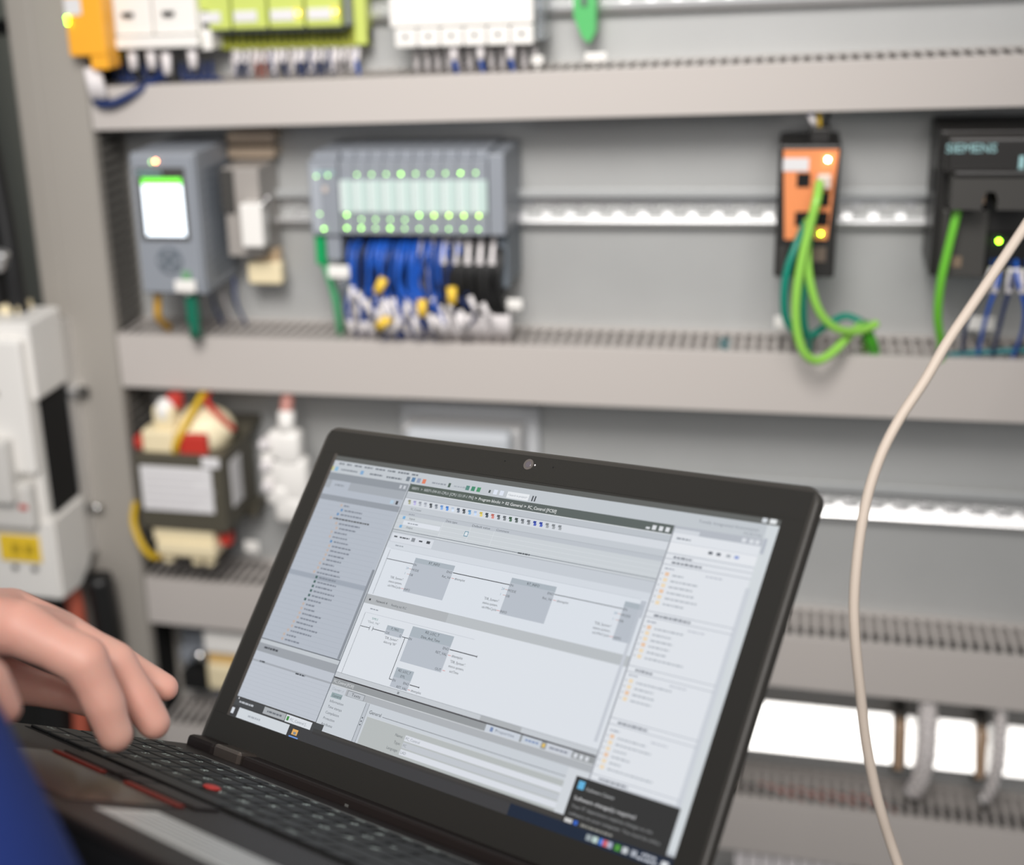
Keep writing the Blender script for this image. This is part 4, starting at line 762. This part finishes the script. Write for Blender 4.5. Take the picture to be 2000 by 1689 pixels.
rows = [(125, 18, [('Ctrl', 19), ('Fn', 19), ('', 19), ('Alt', 19), (' ', 100), ('Alt Gr', 19), ('', 19), ('Strg', 19), ('', 17), ('', 17), ('', 18)]),
        (107, 18, [('', 24), ('<', 19), ('Y', 19), ('X', 19), ('C', 19), ('V', 19), ('B', 19), ('N', 19), ('M', 19), (';', 19), (':', 19), ('-', 19), ('', 52)]),
        (89, 18, [('', 30), ('A', 19), ('S', 19), ('D', 19), ('F', 19), ('G', 19), ('H', 19), ('J', 19), ('K', 19), ('L', 19), ('Ö', 19), ('Ä', 19), ('#', 19), ('', 27)]),
        (71, 18, [('Tab', 26), ('Q', 19), ('W', 19), ('E', 19), ('R', 19), ('T', 19), ('Z', 19), ('U', 19), ('I', 19), ('O', 19), ('P', 19), ('Ü', 19), ('+', 19), ('', 31)]),
        (53, 18, [('^', 19), ('1', 19), ('2', 19), ('3', 19), ('4', 19), ('5', 19), ('6', 19), ('7', 19), ('8', 19), ('9', 19), ('0', 19), ('ß', 19), ('', 19), ('', 38)]),
        (40.5, 12, [('Esc', 19)] + [('F%d' % i, 17.8) for i in range(1, 13)] + [('Entf', 17), ('', 17), ('', 18)])]
for s0, hh, ks in rows:
    u = -4
    for leg, wk in ks:
        if u + wk < 285: key(u, s0, wk, hh, leg.strip() or None)
        u += wk
    if hh > 12:
        for j in range(4): key(283 + j * 17.2, s0, 17.2, hh, (['7', '8', '9', '-'], ['4', '5', '6', '+'], ['1', '2', '3', ''], ['0', '', ',', ''], ['', '/', '*', ''])[{71: 0, 89: 1, 107: 2, 125: 3, 53: 4}[s0]][j] or None)
    else:
        for j in range(4): key(283 + j * 17.2, s0, 17.2, hh)
bm = bmesh.new(); cyl(bm, (.1355, -.1155, 0), (.1355, -.1155, .0030), .0032); sph(bm, (.1355, -.1155, .0030), .0052, (1, 1, .28), 16); obj('pointing_stick', bm, redlap_m, lap, True)
for a, b_2 in ((64, 113), (115, 130), (132, 180)): part('pointer_button', lap, lap_m, (a / 1000, b_2 / 1000, -.1640, -.1475, .0001, .0016, .0007))
for a, b_2 in ((67, 112), (132, 178)): part('button_bar', lap, redbar_m, (a / 1000, b_2 / 1000, -.1735, -.1690, .0001, .0017, .0006))
part('touchpad', lap, mat('touchpad_gloss', (.16, .135, .13), .25), (.066, .179, -.2410, -.1760, .0001, .0006, .0002))
part('palm_sticker', lap, sticker_m, (.190, .300, -.2330, -.1960, .0001, .0004))
for i in range(6): part('sticker_line', lap, mat('sticker_print', (.60, .60, .60), .5), (.196, .292, -(.2285 - i * .0055), -(.2268 - i * .0055), .0004, .0005))

# ------------------------------------------------------------------ person: hands, forearm and blue jacket
def capsule(bm, p0, p1, r0, r1, n=18):
    p0, p1 = V(p0), V(p1); d = p1 - p0; k = max(2, int(d.length / (min(r0, r1) * .45)) + 1)
    cyl(bm, p0, p1, r0, r1, n); sph(bm, p0, r0, (1, 1, 1), n); sph(bm, p1, r1, (1, 1, 1), n)
def body(name, chains, m, voxel, smooth, parent=None, extra=None):
    bm = bmesh.new()
    for ch in chains:
        for a, b in zip(ch, ch[1:]): capsule(bm, a[0], b[0], a[1], b[1])
    me = bpy.data.meshes.new(name); bm.to_mesh(me); bm.free(); o = bpy.data.objects.new(name, me); COL.objects.link(o)
    r = o.modifiers.new('r', 'REMESH'); r.mode = 'VOXEL'; r.voxel_size = voxel
    s = o.modifiers.new('s', 'SMOOTH'); s.factor = .5; s.iterations = smooth
    bpy.context.view_layer.update(); nm = bpy.data.meshes.new_from_object(o.evaluated_get(bpy.context.evaluated_depsgraph_get()))
    o.modifiers.clear(); o.data = nm; bpy.data.meshes.remove(me); nm.name = name; nm.materials.clear(); nm.materials.append(m)
    for p in nm.polygons: p.use_smooth = True
    if parent: o.parent = parent
    return o
HP = dict(
    wrist=(V((-0.4524, 0.5925, 1.2395)), .027), palmR=(V((-0.3912, 0.5836, 1.2543)), .0165), palmM=(V((-0.4014, 0.6200, 1.2411)), .0150), palmL=(V((-0.4101, 0.6532, 1.2181)), .013),
    A0=(V((-0.3716, 0.5813, 1.2556)), .0155), A05=(V((-0.3536, 0.5816, 1.2471)), 0.0129), A1=(V((-0.3375, 0.5818, 1.2403)), 0.0136), A15=(V((-0.3316, 0.5803, 1.2279)), 0.0114), A2=(V((-0.3270, 0.5789, 1.2174)), 0.0114), A25=(V((-0.3239, 0.5773, 1.2074)), 0.0100), A3=(V((-0.3218, 0.5769, 1.2015)), 0.0098),
    B0=(V((-0.3666, 0.6125, 1.2365)), .0125), B05=(V((-0.3507, 0.6142, 1.2278)), 0.0111), B1=(V((-0.3381, 0.6152, 1.2198)), 0.0124), B15=(V((-0.3301, 0.6139, 1.2094)), 0.0104), B2=(V((-0.3243, 0.6123, 1.2001)), 0.0108), B3=(V((-0.3163, 0.6105, 1.1887)), 0.0095),
    C0=(V((-0.3746, 0.6414, 1.2163)), .0110), C1=(V((-0.3520, 0.6456, 1.2026)), .0100), C2=(V((-0.3371, 0.6469, 1.1935)), .0088), C3=(V((-0.3259, 0.6481, 1.1872)), .0080),
    L0=(V((-0.4023, 0.6645, 1.1970)), .010), L1=(V((-0.3806, 0.6709, 1.1809)), .009), L2=(V((-0.3670, 0.6712, 1.1701)), .008), L3=(V((-0.3587, 0.6713, 1.1633)), .0072),
    T0=(V((-0.4272, 0.6109, 1.2080)), .016), T1=(V((-0.3959, 0.6301, 1.1886)), .0102), T2=(V((-0.3811, 0.6330, 1.1839)), .0086), T3=(V((-0.3668, 0.6310, 1.1814)), .0070))
h = HP
chains = [[h['wrist'], h['palmR'], h['A0'], h['A05'], h['A1'], h['A15'], h['A2'], h['A25'], h['A3']], [h['wrist'], h['palmM'], h['B0'], h['B05'], h['B1'], h['B15'], h['B2'], h['B3']],
          [h['wrist'], h['palmM'], h['C0'], h['C1'], h['C2'], h['C3']], [h['wrist'], h['palmL'], h['L0'], h['L1'], h['L2'], h['L3']],
          [h['wrist'], h['T0'], h['T1'], h['T2'], h['T3']], [h['palmR'], h['palmM'], h['palmL']], [h['A0'], h['B0'], h['C0']],
          [(V((-0.4903, 0.5829, 1.2455)), .034), h['wrist']],
          # the other hand, gripping the laptop's front corner behind the near sleeve
          [(V((-0.3706, 0.4480, 1.3209)), .026), (V((-0.3452, 0.4640, 1.3124)), .020), (V((-0.3334, 0.4743, 1.3005)), .0105), (V((-0.3245, 0.4788, 1.2901)), .0085), (V((-0.3190, 0.4786, 1.2759)), .0072)],
          [(V((-0.3706, 0.4480, 1.3209)), .026), (V((-0.3623, 0.4720, 1.2884)), .011), (V((-0.3651, 0.4929, 1.2572)), .009)], [(V((-0.3706, 0.4480, 1.3209)), .026), (V((-0.3696, 0.4743, 1.2706)), .011), (V((-0.3746, 0.4942, 1.2386)), .009)]]
per = body('person', chains, skin_m, .0017, 5)
tag(per, 'person in a blue work jacket, one hand hovering over the laptop keyboard', 'person')
slv = [[(V((-0.3768, 0.4462, 1.3212)), .034), (V((-0.3360, 0.4117, 1.3134)), .040), (V((-0.3122, 0.3925, 1.3016)), .044), (V((-0.2719, 0.3492, 1.2704)), .052), (V((-0.2393, 0.3051, 1.2437)), .060), (V((-.50, .12, 1.15)), .075), (V((-.62, .05, 1.38)), .085)],
       [(V((-0.4983, 0.5806, 1.2460)), .042), (V((-.80, .60, 1.22)), .055), (V((-.98, .30, 1.38)), .075)],
       [(V((-.62, .05, 1.38)), .085), (V((-.80, .15, 1.42)), .12), (V((-.98, .30, 1.38)), .08)], [(V((-.80, .15, 1.40)), .13), (V((-.80, .13, .95)), .15)]]
jk = body('jacket', slv, jacket_m, .006, 6, per)
